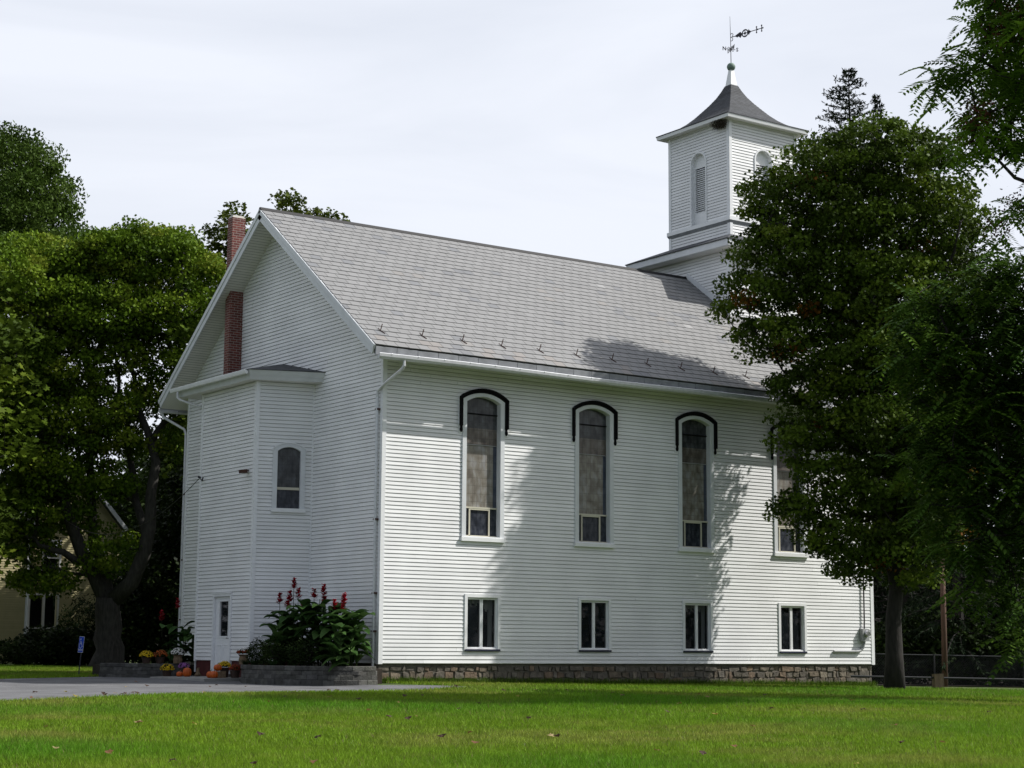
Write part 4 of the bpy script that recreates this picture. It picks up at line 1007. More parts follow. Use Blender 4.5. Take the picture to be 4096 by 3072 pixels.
lob = [lobe(260, 560, DL, 100, 55, 2.5), lobe(350, 580, DL, 110, 60, 2.6), lobe(430, 600, DL, 60, 50, 2.0), lobe(160, 600, DL, 80, 50, 2.4), lobe(60, 590, DL, 90, 60, 2.6), lobe(-20, 600, DL, 70, 70, 2.5), lobe(230, 680, DL, 150, 80, 3.2), lobe(390, 670, DL, 95, 60, 2.6), lobe(60, 700, DL, 130, 80, 3.0),
       lobe(300, 770, DL, 40, 25, 1.6), lobe(295, 860, DL, 32, 30, 1.6), lobe(345, 830, DL, 25, 30, 1.2), lobe(400, 790, DL, 40, 40, 1.6), lobe(130, 800, DL, 120, 70, 3.0), lobe(0, 820, DL, 110, 80, 3.0), lobe(180, 900, DL, 120, 60, 2.8), lobe(60, 930, DL, 120, 70, 2.8), lobe(240, 950, DL, 75, 32, 2.0), lobe(375, 950, DL, 25, 40, 1.4), lobe(120, 1020, DL, 120, 55, 2.6), lobe(20, 1060, DL, 100, 70, 2.4), lobe(250, 1050, DL, 40, 28, 1.4), lobe(40, 1150, DL, 70, 50, 1.8), lobe(100, 1250, DL, 65, 28, 1.2), lobe(100, 1110, DL, 90, 40, 2.0), lobe(0, 1130, DL, 90, 55, 2.2), lobe(240, 1190, DL, 50, 50, 1.2), lobe(20, 600, DL-3, 90, 60, 2)]
lpal = [(0.0358, 0.0665, 0.0060), (0.0608, 0.1086, 0.0079), (0.0904, 0.1546, 0.0106), (0.1270, 0.1893, 0.0146), (0.1869, 0.2121, 0.0265)]
gs = np.random.default_rng(77); sh = []
for k in range(46):
    u_ = gs.uniform(-30, 470); edge = np.interp(u_, [-30, 60, 110, 150, 200, 260, 330, 400, 450, 480], [545, 530, 535, 570, 540, 512, 515, 530, 555, 590]); hgt = gs.uniform(2, 26)
    for j in range(2): sh.append(at(u_+gs.uniform(-3, 3), edge-hgt+j*16+8, DL+gs.uniform(-2, 2)))
sh = np.array(sh)
tree('maple_tree', 'old spreading maple with forked trunk beyond the driveway', 'tree', b, [p for p, r in tr], [r for p, r in tr], lob+[lobe(u_, v_, DL, 9, 16, .35) for u_, v_ in ((195, 560), (230, 520), (262, 512), (290, 505), (318, 515), (350, 520), (385, 528), (418, 540), (445, 560), (150, 548), (100, 530), (40, 528))], 680, .70, 230, .125, (.42, .42, .27), lpal, at(232, 1270, DL)[2], 12, shoots=sh, shell=1.6, up=.15, bark='barkgrey')

# --- tall feathery tree behind it at the left edge
DW = 92.0; b = gat(40, 1440, DW)
tr = [trunk_line([(40, 1446), (45, 1200), (40, 900), (35, 600), (25, 380)], DW, .5, .08, 14, 1.4)]
lob = [lobe(30, 350, DW, 80, 60, 3), lobe(-40, 360, DW, 70, 70, 3), lobe(80, 420, DW, 70, 70, 3), lobe(0, 460, DW, 120, 80, 4), lobe(120, 480, DW, 45, 60, 2.4), lobe(90, 540, DW, 100, 60, 3), lobe(170, 560, DW, 40, 55, 2.2), lobe(0, 580, DW, 140, 70, 4), lobe(130, 620, DW, 70, 60, 3)]
tree('feathery_tree', 'tall fine leaved tree rising behind the maple at left', 'tree', b, [p for p, r in tr], [r for p, r in tr], lob, 430, 1.0, 320, .20, (.62, .62, .42), [(0.0286, 0.0524, 0.0095), (0.0476, 0.0850, 0.0122), (0.0680, 0.1122, 0.0190), (0.0884, 0.1360, 0.0272)], at(40, 900, DW)[2], 13, tpl=KITE, droop=.9, up=.2, shell=1.5)
# --- tree behind the ridge and chimney
DB = 86.0; b = gat(560, 1440, DB)
tr = [trunk_line([(560, 1446), (560, 1000), (565, 700), (600, 560)], DB, .4, .10, 12, 1.4)]
tr += [limb_px([(565, 640), (600, 540), (628, 450)], .12, .03, D=DB), limb_px([(570, 640), (640, 540), (700, 470)], .1, .03, D=DB), limb_px([(562, 660), (520, 560), (512, 480)], .1, .03, D=DB)]
lob = [lobe(628, 448, DB, 34, 26, 1.4), lobe(660, 462, DB, 22, 14, 1.0), lobe(697, 465, DB, 18, 12, .8), lobe(730, 470, DB, 16, 8, .7), lobe(515, 470, DB, 26, 20, 1.4), lobe(480, 500, DB, 32, 14, 1.2), lobe(515, 520, DB, 45, 40, 2.0), lobe(470, 545, DB, 34, 26, 1.5), lobe(560, 560, DB, 80, 60, 2.5), lobe(640, 560, DB, 80, 60, 2.5), lobe(560, 700, DB, 120, 90, 3)]
tree('maple_tree', 'loose crowned maple showing above the ridge beside the chimney', 'tree', b, [p for p, r in tr], [r for p, r in tr], lob, 260, .6, 60, .21, (.36, .36, .20), [(.040, .060, .010), (.065, .090, .012), (.10, .12, .020)], at(560, 900, DB)[2], 14, shell=1.4)
# --- pinnate leaved trees overhanging from the right
def pinnate(g, P, size):
    """compound leaves: a drooping rachis with paired leaflets"""
    n = len(P); az = g.uniform(0, 2*math.pi, n); el = g.uniform(-.9, .35, n); L_ = size*g.uniform(.7, 1.2, n)
    d = np.stack([np.cos(az)*np.cos(el), np.sin(az)*np.cos(el), np.sin(el)], 1); side = np.stack([-np.sin(az), np.cos(az), np.zeros(n)], 1); side = side + g.normal(size=(n, 3))*.15
    out = []; m = 6
    for k in range(m):
        for s in (-1, 1):
            t = (k+.6)/m; c = P + d*(L_*t)[:, None] + np.array([0, 0, -1.0])*(L_*.28*t*t)[:, None]
            ln = (L_*.33*(1-.35*abs(t-.45)))[:, None]; dirv = side*s*.85 + d*.5 + np.array([0, 0, -.25]); dirv /= np.linalg.norm(dirv, axis=1)[:, None]
            wv = np.cross(dirv, np.array([0, 0, 1.0])); wv /= np.linalg.norm(wv, axis=1)[:, None]; w = ln*.25
            out.append(np.stack([c, c+dirv*ln*.4+wv*w, c+dirv*ln, c+dirv*ln*.4-wv*w], 1))
    return np.concatenate(out)
def pinnate_tree(name, label, base, trunks, radii, lobes, ncl, mind, per, size, spread, pal, crown_base, seed, seeds=0.0, group=None, reject=None):
    g = np.random.default_rng(seed); t = thing(name, label, 'tree', base, group)
    C = sample_lobes(g, lobes, ncl, mind, reject, 1.3); mb = grow(g, trunks, radii, C, crown_base, tip=.011)
    for pl, rr in zip(trunks, radii): mb.tube(pl, rr, 12)
    tk = mb.build('trunk', M['bark'], t, smooth=True, loc=base); tk.location = (0, 0, 0)
    cid = np.repeat(np.arange(len(C)), per); P = C[cid]+g.normal(size=(len(cid), 3))*np.array(spread)
    V = pinnate(g, P, size); cc = np.tile(cid, 12); pal = np.array(pal); cv = g.uniform(0, len(pal)-1.001, len(C)); i0 = cv.astype(int); f = (cv-i0)[:, None]
    T = (pal[i0]*(1-f)+pal[i0+1]*f)[cc]*np.tile(g.uniform(.75, 1.25, (len(cid), 1)), (12, 1))
    cr = np_mesh('crown', V, T, M['leaf'], t, base); cr.location = (0, 0, 0)
    if seeds:
        k = np.where(g.random(len(C)) < seeds)[0]; ci = np.repeat(k, 200); P = C[ci]+g.normal(size=(len(ci), 3))*np.array([.17, .17, .13])+np.array([0, 0, .12])
        s = np_mesh('seed_clusters', leaves(g, P, .07, KITE, .2, .5), np.array([.075, .026, .018])*g.uniform(.6, 1.5, (len(ci), 1)), M['leaf'], t, base); s.location = (0, 0, 0)
    return t
DA = 36.0
ppal = [(0.0622, 0.1176, 0.0172), (0.0941, 0.1781, 0.0211), (0.1294, 0.2318, 0.0264), (0.1781, 0.2940, 0.0330)]
b = gat(2480, 1500, DA)
tr = [trunk_line([(2480, 1520), (2470, 1000), (2440, 600), (2400, 300), (2360, 80)], DA, .26, .08, 14, 1.4)]
tr += [limb_px([(2440, 620), (2350, 480), (2250, 400), (2160, 345), (2110, 310)], .10, .02, D=DA), limb_px([(2420, 420), (2300, 250), (2180, 160), (2070, 110)], .10, .02, D=DA), limb_px([(2400, 330), (2290, 130), (2180, 30), (2120, -20)], .1, .02, D=DA)]
lob = [lobe(2150, 40, DA, 55, 60, 1.2), lobe(2200, 120, DA, 90, 60, 1.8), lobe(2080, 150, DA, 60, 45, 1.2), lobe(2040, 180, DA, 30, 20, .8), lobe(2160, 220, DA, 80, 60, 1.6), lobe(2110, 290, DA, 55, 45, 1.2), lobe(2190, 290, DA, 40, 40, 1.2), lobe(2250, 100, DA, 120, 140, 2.6), lobe(2380, 150, DA, 150, 180, 3.0), lobe(2300, -80, DA, 200, 120, 3.0), lobe(2420, 380, DA, 140, 130, 2.6), lobe(2170, 480, DA, 28, 22, .8), lobe(2205, 430, DA, 22, 22, .8)]
pinnate_tree('ailanthus_tree', 'pinnate leaved tree with russet seed clusters overhanging from the right edge', b, [p for p, r in tr], [r for p, r in tr], lob, 230, .50, 19, .50, (.20, .20, .13), ppal, at(2400, 700, DA)[2], 21, seeds=.4)
DA2 = 40.0; b = gat(2330, 1500, DA2)
tr = [trunk_line([(2330, 1520), (2310, 1200), (2280, 950), (2240, 760)], DA2, .16, .05, 12, 1.4), limb_px([(2285, 980), (2200, 880), (2100, 760), (2000, 720)], .07, .02, D=DA2), limb_px([(2310, 1150), (2230, 1060), (2150, 1000), (2080, 960)], .07, .02, D=DA2)]
lob = [lobe(2050, 660, DA2, 100, 55, 1.5), lobe(2150, 640, DA2, 90, 50, 1.6), lobe(2180, 590, DA2, 50, 40, 1.2), lobe(2010, 760, DA2, 80, 60, 1.6), lobe(2130, 770, DA2, 110, 80, 2.0), lobe(2060, 880, DA2, 90, 70, 1.8), lobe(2180, 900, DA2, 90, 80, 2.0), lobe(2020, 980, DA2, 60, 50, 1.4), lobe(2120, 1020, DA2, 90, 70, 1.8), lobe(2200, 1060, DA2, 60, 90, 1.6), lobe(2190, 1160, DA2, 45, 55, 1.2), lobe(2290, 800, DA2, 110, 200, 2.2), lobe(2060, 1100, DA2, 60, 40, 1.2), lobe(2190, 1280, DA2, 40, 50, 1.0), lobe(2200, 1370, DA2, 30, 35, .8), lobe(2130, 1280, DA2, 35, 30, .9), lobe(2060, 1190, DA2, 60, 35, 1.2), lobe(2130, 1180, DA2, 60, 50, 1.2)]
pinnate_tree('ailanthus_tree', 'low dark pinnate leaved tree leaning in from the right below the seed clusters', b, [p for p, r in tr], [r for p, r in tr], lob, 340, .40, 12, .58, (.24, .24, .16), [(0.0320, 0.0672, 0.0130), (0.0480, 0.0960, 0.0156), (0.0672, 0.1280, 0.0182), (0.0928, 0.1600, 0.0182)], at(2300, 1200, DA2)[2], 22)
# --- spruces
def spruce(label, u, D, vtop, seed, vbase=1470, wid=3.2, second=False, group='dark spruces behind the fence', cones=False):
    g = np.random.default_rng(seed); b = gat(u, vbase, D); t = thing('spruce_tree', label, 'tree', b, group); top = at(u, vtop, D); top = np.array([b[0], b[1], top[2]])
    H = top[2]-b[2]; mb = MB(); axis = [(b[0], b[1], b[2]-.2), (b[0], b[1], b[2]+H*.5), (top[0], top[1], top[2])]
    mb.tube(axis, [H*.016, H*.010, .012], 8); V = []; T = []
    heads = [(np.array([b[0], b[1], b[2]]), H, 1.0)]
    if second: heads.append((np.array(b)+np.array([.95, -.75, 0])*1.0, H*.955, .0))
    for (bb, Hh, full) in heads:
        z = H*.06 if full else Hh*.80
        if not full: mb.tube([tuple(bb+np.array([-.5, .4, Hh*.76])), tuple(bb+np.array([0, 0, Hh*.82])), tuple(bb+np.array([0, 0, Hh]))], [.09, .06, .01], 6)
        while z < Hh*.995:
            f = 1-z/Hh; rl = wid*min(1, (f*2.2+.004)**.7)*(.75+.45*g.random()); nb = max(3, int(5+3*f)) if f > .3 else 7
            if not full: rl = min(rl, .8*f/.2+.12)
            for k in range(nb):
                a = g.uniform(0, 2*math.pi); rb = rl*g.uniform(.5, 1.15); m = max(3, int(rb/.28)+2); pts = []
                for j in range(m):
                    s = j/(m-1); pts.append(bb+np.array([math.cos(a)*rb*s, math.sin(a)*rb*s, z+(.18*rb*(1-f)*s if f < .3 else 0)-rb*.34*s*s*(1 if f > .15 else 0)+.10*rb*max(0, s-.75)*4*.5]))
                mb.tube(pts, list(np.linspace(.006+.010*rb, .004, m)), 3, cap=False)
                pts = np.array(pts); q = int(24+46*rb) if f > .3 else int(12+30*rb); s = g.random(q)**.8*(m-1); i0 = np.minimum(s.astype(int), m-2); fr = (s-i0)[:, None]; C = pts[i0]*(1-fr)+pts[i0+1]*fr
                d = g.normal(size=(q, 3))*.5+np.array([math.cos(a), math.sin(a), 0])*.7+np.array([0, 0, -.75 if f > .25 else .25]); d /= np.linalg.norm(d, axis=1)[:, None]
                w = np.cross(d, g.normal(size=(q, 3))); w /= np.linalg.norm(w, axis=1)[:, None]; ln = g.uniform(.10, .30, (q, 1))*(1 if f > .25 else .7); wd = .016
                V.append(np.stack([C-w*wd*.6, C+d*ln*.5+w*wd*-1.4, C+d*ln, C+d*ln*.5+w*wd*1.4], 1)); T.append(np.array([.016, .026, .013])*g.uniform(.6, 1.5, (q, 1)))
                if cones and f < .3 and g.random() < .45:
                    c = pts[-1]; mb.tube([c, c+np.array([0, 0, -.05]), c+np.array([0, 0, -.13])], [.012, .026, .008], 5)
            z += (.26+.24*f) if f > .3 else .21
    tk = mb.build('trunk', M['bark'], t, loc=b); tk.location = (0, 0, 0)
    cr = np_mesh('crown', np.concatenate(V), np.concatenate(T), M['needle'], t, b); cr.location = (0, 0, 0)
    return t
spruce('tall spruce with two leading tips above the maple', 1862, 74, 148, 31, wid=4.4, second=True, cones=True)
spruce('drooping spruce right behind the wooden pole', 2075, 60, 640, 32, wid=2.9)
spruce('broad spruce close behind the trunk of the maple', 1960, 68, 700, 33, wid=3.2)
spruce('spruce filling the gap between church corner and maple trunk', 1905, 80, 760, 34, wid=3.6)
spruce('spruce at the right edge behind the second guard post', 2195, 63, 560, 35, wid=3.2)
spruce('spruce standing back between the pole and the right edge', 2130, 78, 480, 36, wid=3.8)
spruce('far spruce half hidden in the dark behind the wooden pole', 2030, 90, 520, 37, wid=4.2)
spruce('spruce beyond the right edge of the lawn', 2330, 70, 420, 38, wid=3.6)

# --- far woods: backdrop, plus an unseen ring added to darken reflections
def woods(label, segs, seed):
    g = np.random.default_rng(seed); V = []; T = []
    for (x0, y0, x1, y1, h, dep, n, lf) in segs:
        s = g.random(n); q = g.uniform(-1, 1, n); L_ = math.hypot(x1-x0, y1-y0); nx, ny = -(y1-y0)/L_, (x1-x0)/L_
        top = h*(.72+.28*np.sin(s*L_*.55+1.3)*np.sin(s*L_*.23)+.18*g.random(n)); z = top*g.random(n)**.8
        w = dep*np.sqrt(np.maximum(.05, 1-(z/np.maximum(top, .1))**3))
        P = np.stack([x0+(x1-x0)*s+nx*q*w, y0+(y1-y0)*s+ny*q*w, z-1.0], 1); V.append(leaves(g, P, lf, MAPLE, .1, .3))
        T.append(np.array([.018, .030, .009])*(.6+.9*vnoise(s*L_+z, z, 2.2, seed))[:, None]*g.uniform(.7, 1.3, (n, 1)))
    o = np_mesh('woods', np.concatenate(V), np.concatenate(T), M['leaf']); tag(o, label, 'woods', kind='stuff'); return o
ra, rb = at(1840, 1400, 104), at(2600, 1400, 96)
la, lb_ = at(-250, 1400, 128), at(520, 1400, 125)
for k, (u_, D_, h, lab) in enumerate(((-260, 62, 15, 'unseen leafy tree added just outside the left edge to darken the old maple'), (-480, 52, 14, 'unseen leafy tree added outside the left edge nearer the driveway to darken the maple'))):  # unseen trees, added to darken the old maple from the left
    x, y, z0 = gat(u_, 1440, D_); pl = [(x, y, z0-.2), (x, y, z0+4), (x+.1, y, z0+h*.8)]; lbs = [((x, y, z0+h*.66), (5, 5, h*.30)), ((x, y, z0+h*.36), (4.2, 4.2, h*.18))]
    tree('broadleaf_tree', lab, 'tree', (x, y, z0), [pl], [[.35, .25, .06]], lbs, 200, .9, 90, .26, (.6, .6, .35), mpal, z0+2.5, 95+k, group='unseen broadleaf trees added outside the left edge', shell=1.2)
woods('dark woods behind the spruces with an unseen ring added to darken reflections', [(ra[0], ra[1], rb[0], rb[1], 10.5, 3, 18000, .5), (la[0], la[1], lb_[0], lb_[1], 9, 3, 5000, .9), (-80, 50, la[0], la[1], 13, 4, 12000, .7), (rb[0], rb[1], 78, -30, 14, 4, 24000, .5), (78, -30, 20, -78, 16, 4, 26000, .5), (20, -78, -70, -72, 14, 4, 16000, .7), (-75, -60, -80, 50, 11, 4, 14000, .7)], 5)

for k, (x, y, h, r_, lab) in enumerate(((9.2, 22.5, 16.0, 5.0, 'unseen round crowned tree added directly behind the church for shade'), (17.0, 19.0, 15.0, 5.0, 'unseen round crowned tree added behind the belfry end of the church for shade'), (15.5, 33.0, 16.5, 5.0, 'unseen round crowned tree added behind the church to shade the yellow house'), (12.5, 30.5, 15.0, 4.5, 'round crowned tree added behind the back corner of the church to shade the house wing'), (25.5, 24.0, 16.0, 5.0, 'unseen round crowned tree added farther back behind the church front for shade'))):  # trees added behind the church to shade the left maple and house
    z0 = ground(x, y); pl = [(x, y, z0-.2), (x+.05, y, z0+3), (x, y+.1, z0+6), (x, y, z0+h*.8)]; lbs = [((x, y, z0+h*.68), (r_, r_, h*.30)), ((x+.8, y-.5, z0+h*.42), (r_*.85, r_*.85, h*.2))]
    tree('broadleaf_tree', lab, 'tree', (x, y, z0), [pl], [[.3, .22, .16, .05]], lbs, 170, .8, 90, .26, (.55, .55, .35), mpal, z0+3, 90+k, group='broadleaf trees added behind the church for shade', shell=1.2)
# ------------------------------------------------------------------ yellow house behind the left maple
hy = 38.0
house = thing('yellow_house', 'pale yellow clapboard house half hidden behind the left maple', 'house', (6.8, hy, -.4))
HB = (6.8, hy, -.4)
def hb(mb, name, m, parent): o = mb.build(name, M[m], parent, loc=HB); o.location = (0, 0, 0); return o
Fh = Face((4.42, hy, 0), (1, 0), (0, -1)); Fw = Face((-8.0, hy-1.6, 0), (1, 0), (0, -1))
def h_iv(z):
    a, b = 0, 4.78
    if z > 5.6: d = (8.3-z)/1.15; a, b = max(0, 2.39-d), min(4.78, 2.39+d)
    return (a, b) if b > a+.05 else None
hh = [(1.18, lambda z: .62, -.25, 2.62), (1.45, lambda z: .36, 3.55, 5.0), (3.55, lambda z: .36, 3.55, 5.0)]
mb = MB(); siding(mb, Fh, -.3, 8.2, h_iv, hh, seed=61, joints=False); hb(mb, 'wall', 'yellow', house)
mb = MB(); siding(mb, Fw, -.3, 5.4, lambda z: (0, 12.3), seed=62, joints=False); mb.tint = (.95, .95, .95)
mb.face([(4.30, hy-1.6, -.4), (4.30, hy+7, -.4), (4.30, hy+7, 5.4), (4.30, hy-1.6, 5.4)]); mb.face([(9.2, hy, -.4), (9.2, hy+8, -.4), (9.2, hy+8, 5.6), (9.2, hy, 5.6)])
hb(mb, 'wall', 'yellow', house)
for F, a0, a1, zt in ((Fh, -.0, .14, 5.6), (Fh, 4.66, 4.80, 5.6), (Fw, 12.18, 12.33, 5.4)):
    mb = MB(); slab(mb, F, a0, a1, -.4, zt, -.02, .03); hb(mb, 'corner_board', 'trim', house)
mb = MB()
for s in (-1, 1):
    e0 = (6.81+s*2.75, 5.25); pk = (6.81, 8.42)
    mb.hexa([(e0[0], hy-.35, e0[1]), (pk[0], hy-.35, pk[1]), (pk[0], hy+8, pk[1]), (e0[0], hy+8, e0[1])], [(e0[0], hy-.35, e0[1]+.14), (pk[0], hy-.35, pk[1]+.14), (pk[0], hy+8, pk[1]+.14), (e0[0], hy+8, e0[1]+.14)])
mb.hexa([(-8.3, hy-2.0, 5.3), (4.6, hy-2.0, 5.3), (4.6, hy+3, 8.0), (-8.3, hy+3, 8.0)], [(-8.3, hy-2.0, 5.45), (4.6, hy-2.0, 5.45), (4.6, hy+3, 8.15), (-8.3, hy+3, 8.15)])
rf = hb(mb, 'roof', 'asphaltroof', house)
mb = MB()
for s in (-1, 1):
    e0 = (6.81+s*2.75, 5.25); pk = (6.81, 8.42)
    mb.hexa([(e0[0], hy-.38, e0[1]-.14), (pk[0], hy-.38, pk[1]-.14), (pk[0], hy-.352, pk[1]-.14), (e0[0], hy-.352, e0[1]-.14)], [(e0[0], hy-.38, e0[1]+.12), (pk[0], hy-.38, pk[1]+.12), (pk[0], hy-.352, pk[1]+.12), (e0[0], hy-.352, e0[1]+.12)])
hb(mb, 'rake_board', 'trimgrey', rf)
for (c, hw, z0, z1, twin) in ((1.18, .62, -.25, 2.62, 1), (1.45, .36, 3.55, 5.0, 0), (3.55, .36, 3.55, 5.0, 0)):
    mb = MB(); ou = [(-hw-.08, z0-.08), (-hw-.08, z1+.08), (hw+.08, z1+.08), (hw+.08, z0-.08), (-hw-.08, z0-.08)]; iu = [(-hw, z0), (-hw, z1), (hw, z1), (hw, z0), (-hw, z0)]
    band(mb, Fh, c, ou, iu, -.05, .04); zm = (z0+z1)/2; slab(mb, Fh, c-hw, c+hw, zm-.03, zm+.03, -.05, .015)
    if twin: slab(mb, Fh, c-.06, c+.06, z0, z1, -.05, .03)
    wd = hb(mb, 'window', 'trim', house)
    mb = MB(); mb.face([Fh.P(c-hw, z0, -.04), Fh.P(c+hw, z0, -.04), Fh.P(c+hw, z1, -.04), Fh.P(c-hw, z1, -.04)]); hb(mb, 'pane', 'glass', wd)
    mb = MB(); mb.face([Fh.P(c-hw, z0, -.5), Fh.P(c+hw, z0, -.5), Fh.P(c+hw, z1, -.5), Fh.P(c-hw, z1, -.5)]); hb(mb, 'window_recess', 'dark', wd)
mb = MB(); mb.tube([(4.25, hy-1.72, 5.2), (4.25, hy-1.72, -.3)], .05, 8); hb(mb, 'downspout', 'trim', house)

# ------------------------------------------------------------------ shrubs and dark undergrowth
def shrub(name, label, base, rx, ry, rz, n, leaf, pal, seed, tpl=KITE, group=None, cat='shrub', up=.4, droop=.3):
    g = np.random.default_rng(seed); t = thing(name, label, cat, base, group); v = g.normal(size=(n, 3)); v /= np.linalg.norm(v, axis=1)[:, None]; v *= (g.random(n)**(1/3.5))[:, None]
    az = np.arctan2(v[:, 1], v[:, 0]); lump = 1+.16*np.sin(az*3+seed)+.12*np.sin(az*5+v[:, 2]*6+seed*2)
    P = np.array(base)+np.array([0, 0, rz*.95])+v*np.array([rx, ry, rz])*lump[:, None]; P[:, 2] = np.maximum(P[:, 2], base[2]+.02)
    pal = np.array(pal); k = np.clip(vnoise(P[:, 0]*1.0+P[:, 2], P[:, 1], .35*max(rx, .4), seed)*len(pal), 0, len(pal)-1).astype(int)
    T = pal[k]*g.uniform(.6, 1.35, (n, 1))
    o = np_mesh('foliage', leaves(g, P, leaf, tpl, up, droop), T, M['leaf'], t, base); o.location = (0, 0, 0)
    mb = MB()
    for k in range(7):
        e = np.array(base)+np.array([g.uniform(-.6, .6)*rx, g.uniform(-.6, .6)*ry, rz*g.uniform(1.0, 1.6)]); b0 = np.array(base)+np.array([g.uniform(-.15, .15)*rx, g.uniform(-.15, .15)*ry, -.1])
        mb.tube([b0, (b0+e)/2+np.array([0, 0, .1]), e], [.02, .014, .006], 5)
    s = mb.build('stem', M['bark'], t, loc=base); s.location = (0, 0, 0)
    return t
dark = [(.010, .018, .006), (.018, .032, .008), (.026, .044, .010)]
def gp(u, v, D): return gat(u, v, D)
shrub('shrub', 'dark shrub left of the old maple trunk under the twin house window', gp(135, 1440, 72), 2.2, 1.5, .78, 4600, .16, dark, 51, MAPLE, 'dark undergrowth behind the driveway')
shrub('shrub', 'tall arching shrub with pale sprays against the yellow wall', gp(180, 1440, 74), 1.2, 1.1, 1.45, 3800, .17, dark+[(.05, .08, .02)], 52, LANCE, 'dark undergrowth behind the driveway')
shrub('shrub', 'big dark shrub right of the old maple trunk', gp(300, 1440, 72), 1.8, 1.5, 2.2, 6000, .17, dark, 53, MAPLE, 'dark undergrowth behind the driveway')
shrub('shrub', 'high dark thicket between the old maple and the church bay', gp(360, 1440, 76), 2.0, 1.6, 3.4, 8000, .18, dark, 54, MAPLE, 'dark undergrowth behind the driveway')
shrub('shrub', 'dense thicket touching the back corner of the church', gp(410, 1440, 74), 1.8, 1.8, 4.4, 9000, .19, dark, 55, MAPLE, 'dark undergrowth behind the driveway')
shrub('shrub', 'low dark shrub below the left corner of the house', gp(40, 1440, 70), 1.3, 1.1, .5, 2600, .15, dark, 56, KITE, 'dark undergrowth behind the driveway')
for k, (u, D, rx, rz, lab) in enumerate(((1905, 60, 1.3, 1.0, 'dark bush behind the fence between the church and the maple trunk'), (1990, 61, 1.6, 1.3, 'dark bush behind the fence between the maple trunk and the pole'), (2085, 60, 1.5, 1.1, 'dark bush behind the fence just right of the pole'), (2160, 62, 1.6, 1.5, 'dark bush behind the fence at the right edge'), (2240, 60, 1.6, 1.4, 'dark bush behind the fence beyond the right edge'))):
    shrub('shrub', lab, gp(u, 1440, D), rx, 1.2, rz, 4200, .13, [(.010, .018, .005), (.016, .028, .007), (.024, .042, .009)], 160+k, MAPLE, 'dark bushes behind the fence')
for k, (u, D, vt, w, lab) in enumerate(((330, 96, 960, 70, 'shadowy broadleaf tree between the house and the church'), (392, 88, 900, 55, 'shadowy broadleaf tree close to the back corner of the church'), (270, 112, 1040, 60, 'shadowy broadleaf tree behind the gable of the house'))):
    b = gat(u, 1440, D); tr_ = [trunk_line([(u, 1446), (u+3, 1300), (u, 1100), (u, vt)], D, .3, .06, 10, 1.3)]
    lb = [lobe(u, vt+60, D, w, 60, 2.5), lobe(u-15, vt+150, D, w*1.1, 70, 2.6), lobe(u+10, vt+240, D, w, 60, 2.4), lobe(u, vt+310, D, w*.8, 50, 2.0)]
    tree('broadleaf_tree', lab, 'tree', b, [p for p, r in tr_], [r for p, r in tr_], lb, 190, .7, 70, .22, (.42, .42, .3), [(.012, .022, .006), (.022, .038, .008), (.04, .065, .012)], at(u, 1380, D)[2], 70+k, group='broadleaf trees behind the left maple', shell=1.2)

# ------------------------------------------------------------------ block planters with cannas and shrubs
def planter(name, label, path, base_z, top_z, soil_poly, seed, loc):
    t = thing(name, label, 'planter', loc); r = random.Random(seed); mb = MB(); P = lerp_path(path, 200); seg = np.linalg.norm(np.diff(P, axis=0), axis=1); cum = np.r_[0, np.cumsum(seg)]; tot = cum[-1]
    def pt(s): return np.array([np.interp(s, cum, P[:, 0]), np.interp(s, cum, P[:, 1])])
    def nm(s):
        d = pt(min(s+.05, tot))-pt(max(s-.05, 0)); d /= np.linalg.norm(d); return np.array([d[1], -d[0]])
    rows = 4; h = (top_z-base_z)/rows
    for k in range(rows):
        s = -.15*(k % 2); cap = k == rows-1; w = .30 if not cap else .38
        while s < tot:
            s0, s1 = max(s, 0)+.004, min(s+w, tot)-.004
            if s1-s0 > .04:
                q = r.uniform(.6, 1.25); mb.tint = (q, q*r.uniform(.97, 1.0), q*r.uniform(.92, 1.0)); out_ = (.025 if cap else 0)+r.uniform(-.006, .006)-.012*k
                z0, z1 = base_z+k*h+.003 - (.12 if k == 0 else 0), base_z+(k+1)*h-.003
                a, b = pt(s0), pt(s1); na, nb_ = nm(s0), nm(s1); c = .014
                lo = [(*(a+na*out_), z0), (*(b+nb_*out_), z0), (*(b-nb_*.24), z0), (*(a-na*.24), z0)]
                am, bm = a+(b-a)*.06, b-(b-a)*.06
                hi = [(*(a+na*(out_-c)), z1), (*(b+nb_*(out_-c)), z1), (*(b-nb_*.24), z1), (*(a-na*.24), z1)]
                mb.hexa(lo, [(x, y, z1-c) for x, y, _ in lo]); mb.hexa([(x, y, z1-c) for x, y, _ in lo], hi)
            s += w
    o = mb.build('block_wall', M['block'], t, loc=loc); o.location = (0, 0, 0)
    mb = MB(); mb.hexa([(x, y, base_z-.1) for x, y in soil_poly], [(x, y, top_z-.06) for x, y in soil_poly]); o = mb.build('soil', M['soil'], t, loc=loc); o.location = (0, 0, 0)
    return t
RP = [(-1.62, 3.95), (-2.05, 3.5), (-2.40, 2.6), (-2.50, 1.4), (-2.30, .3), (-1.75, -.6), (-1.05, -.85), (-.42, -.68)]
PT = -.055
planter('stone_planter', 'curved grey block planter bed with red cannas right of the door', RP, -.49, PT, [(-.1, -.35), (-.1, 3.4), (-1.55, 3.8), (-1.9, 3.4), (-2.2, 2.6), (-2.3, 1.4), (-2.1, .4), (-1.6, -.4), (-1.0, -.65)], 81, (-1.2, 1.5, -.49))
LP = [(-3.5, 9.3), (-3.3, 8.6), (-2.7, 8.0), (-2.0, 7.75), (-1.6, 7.55)]
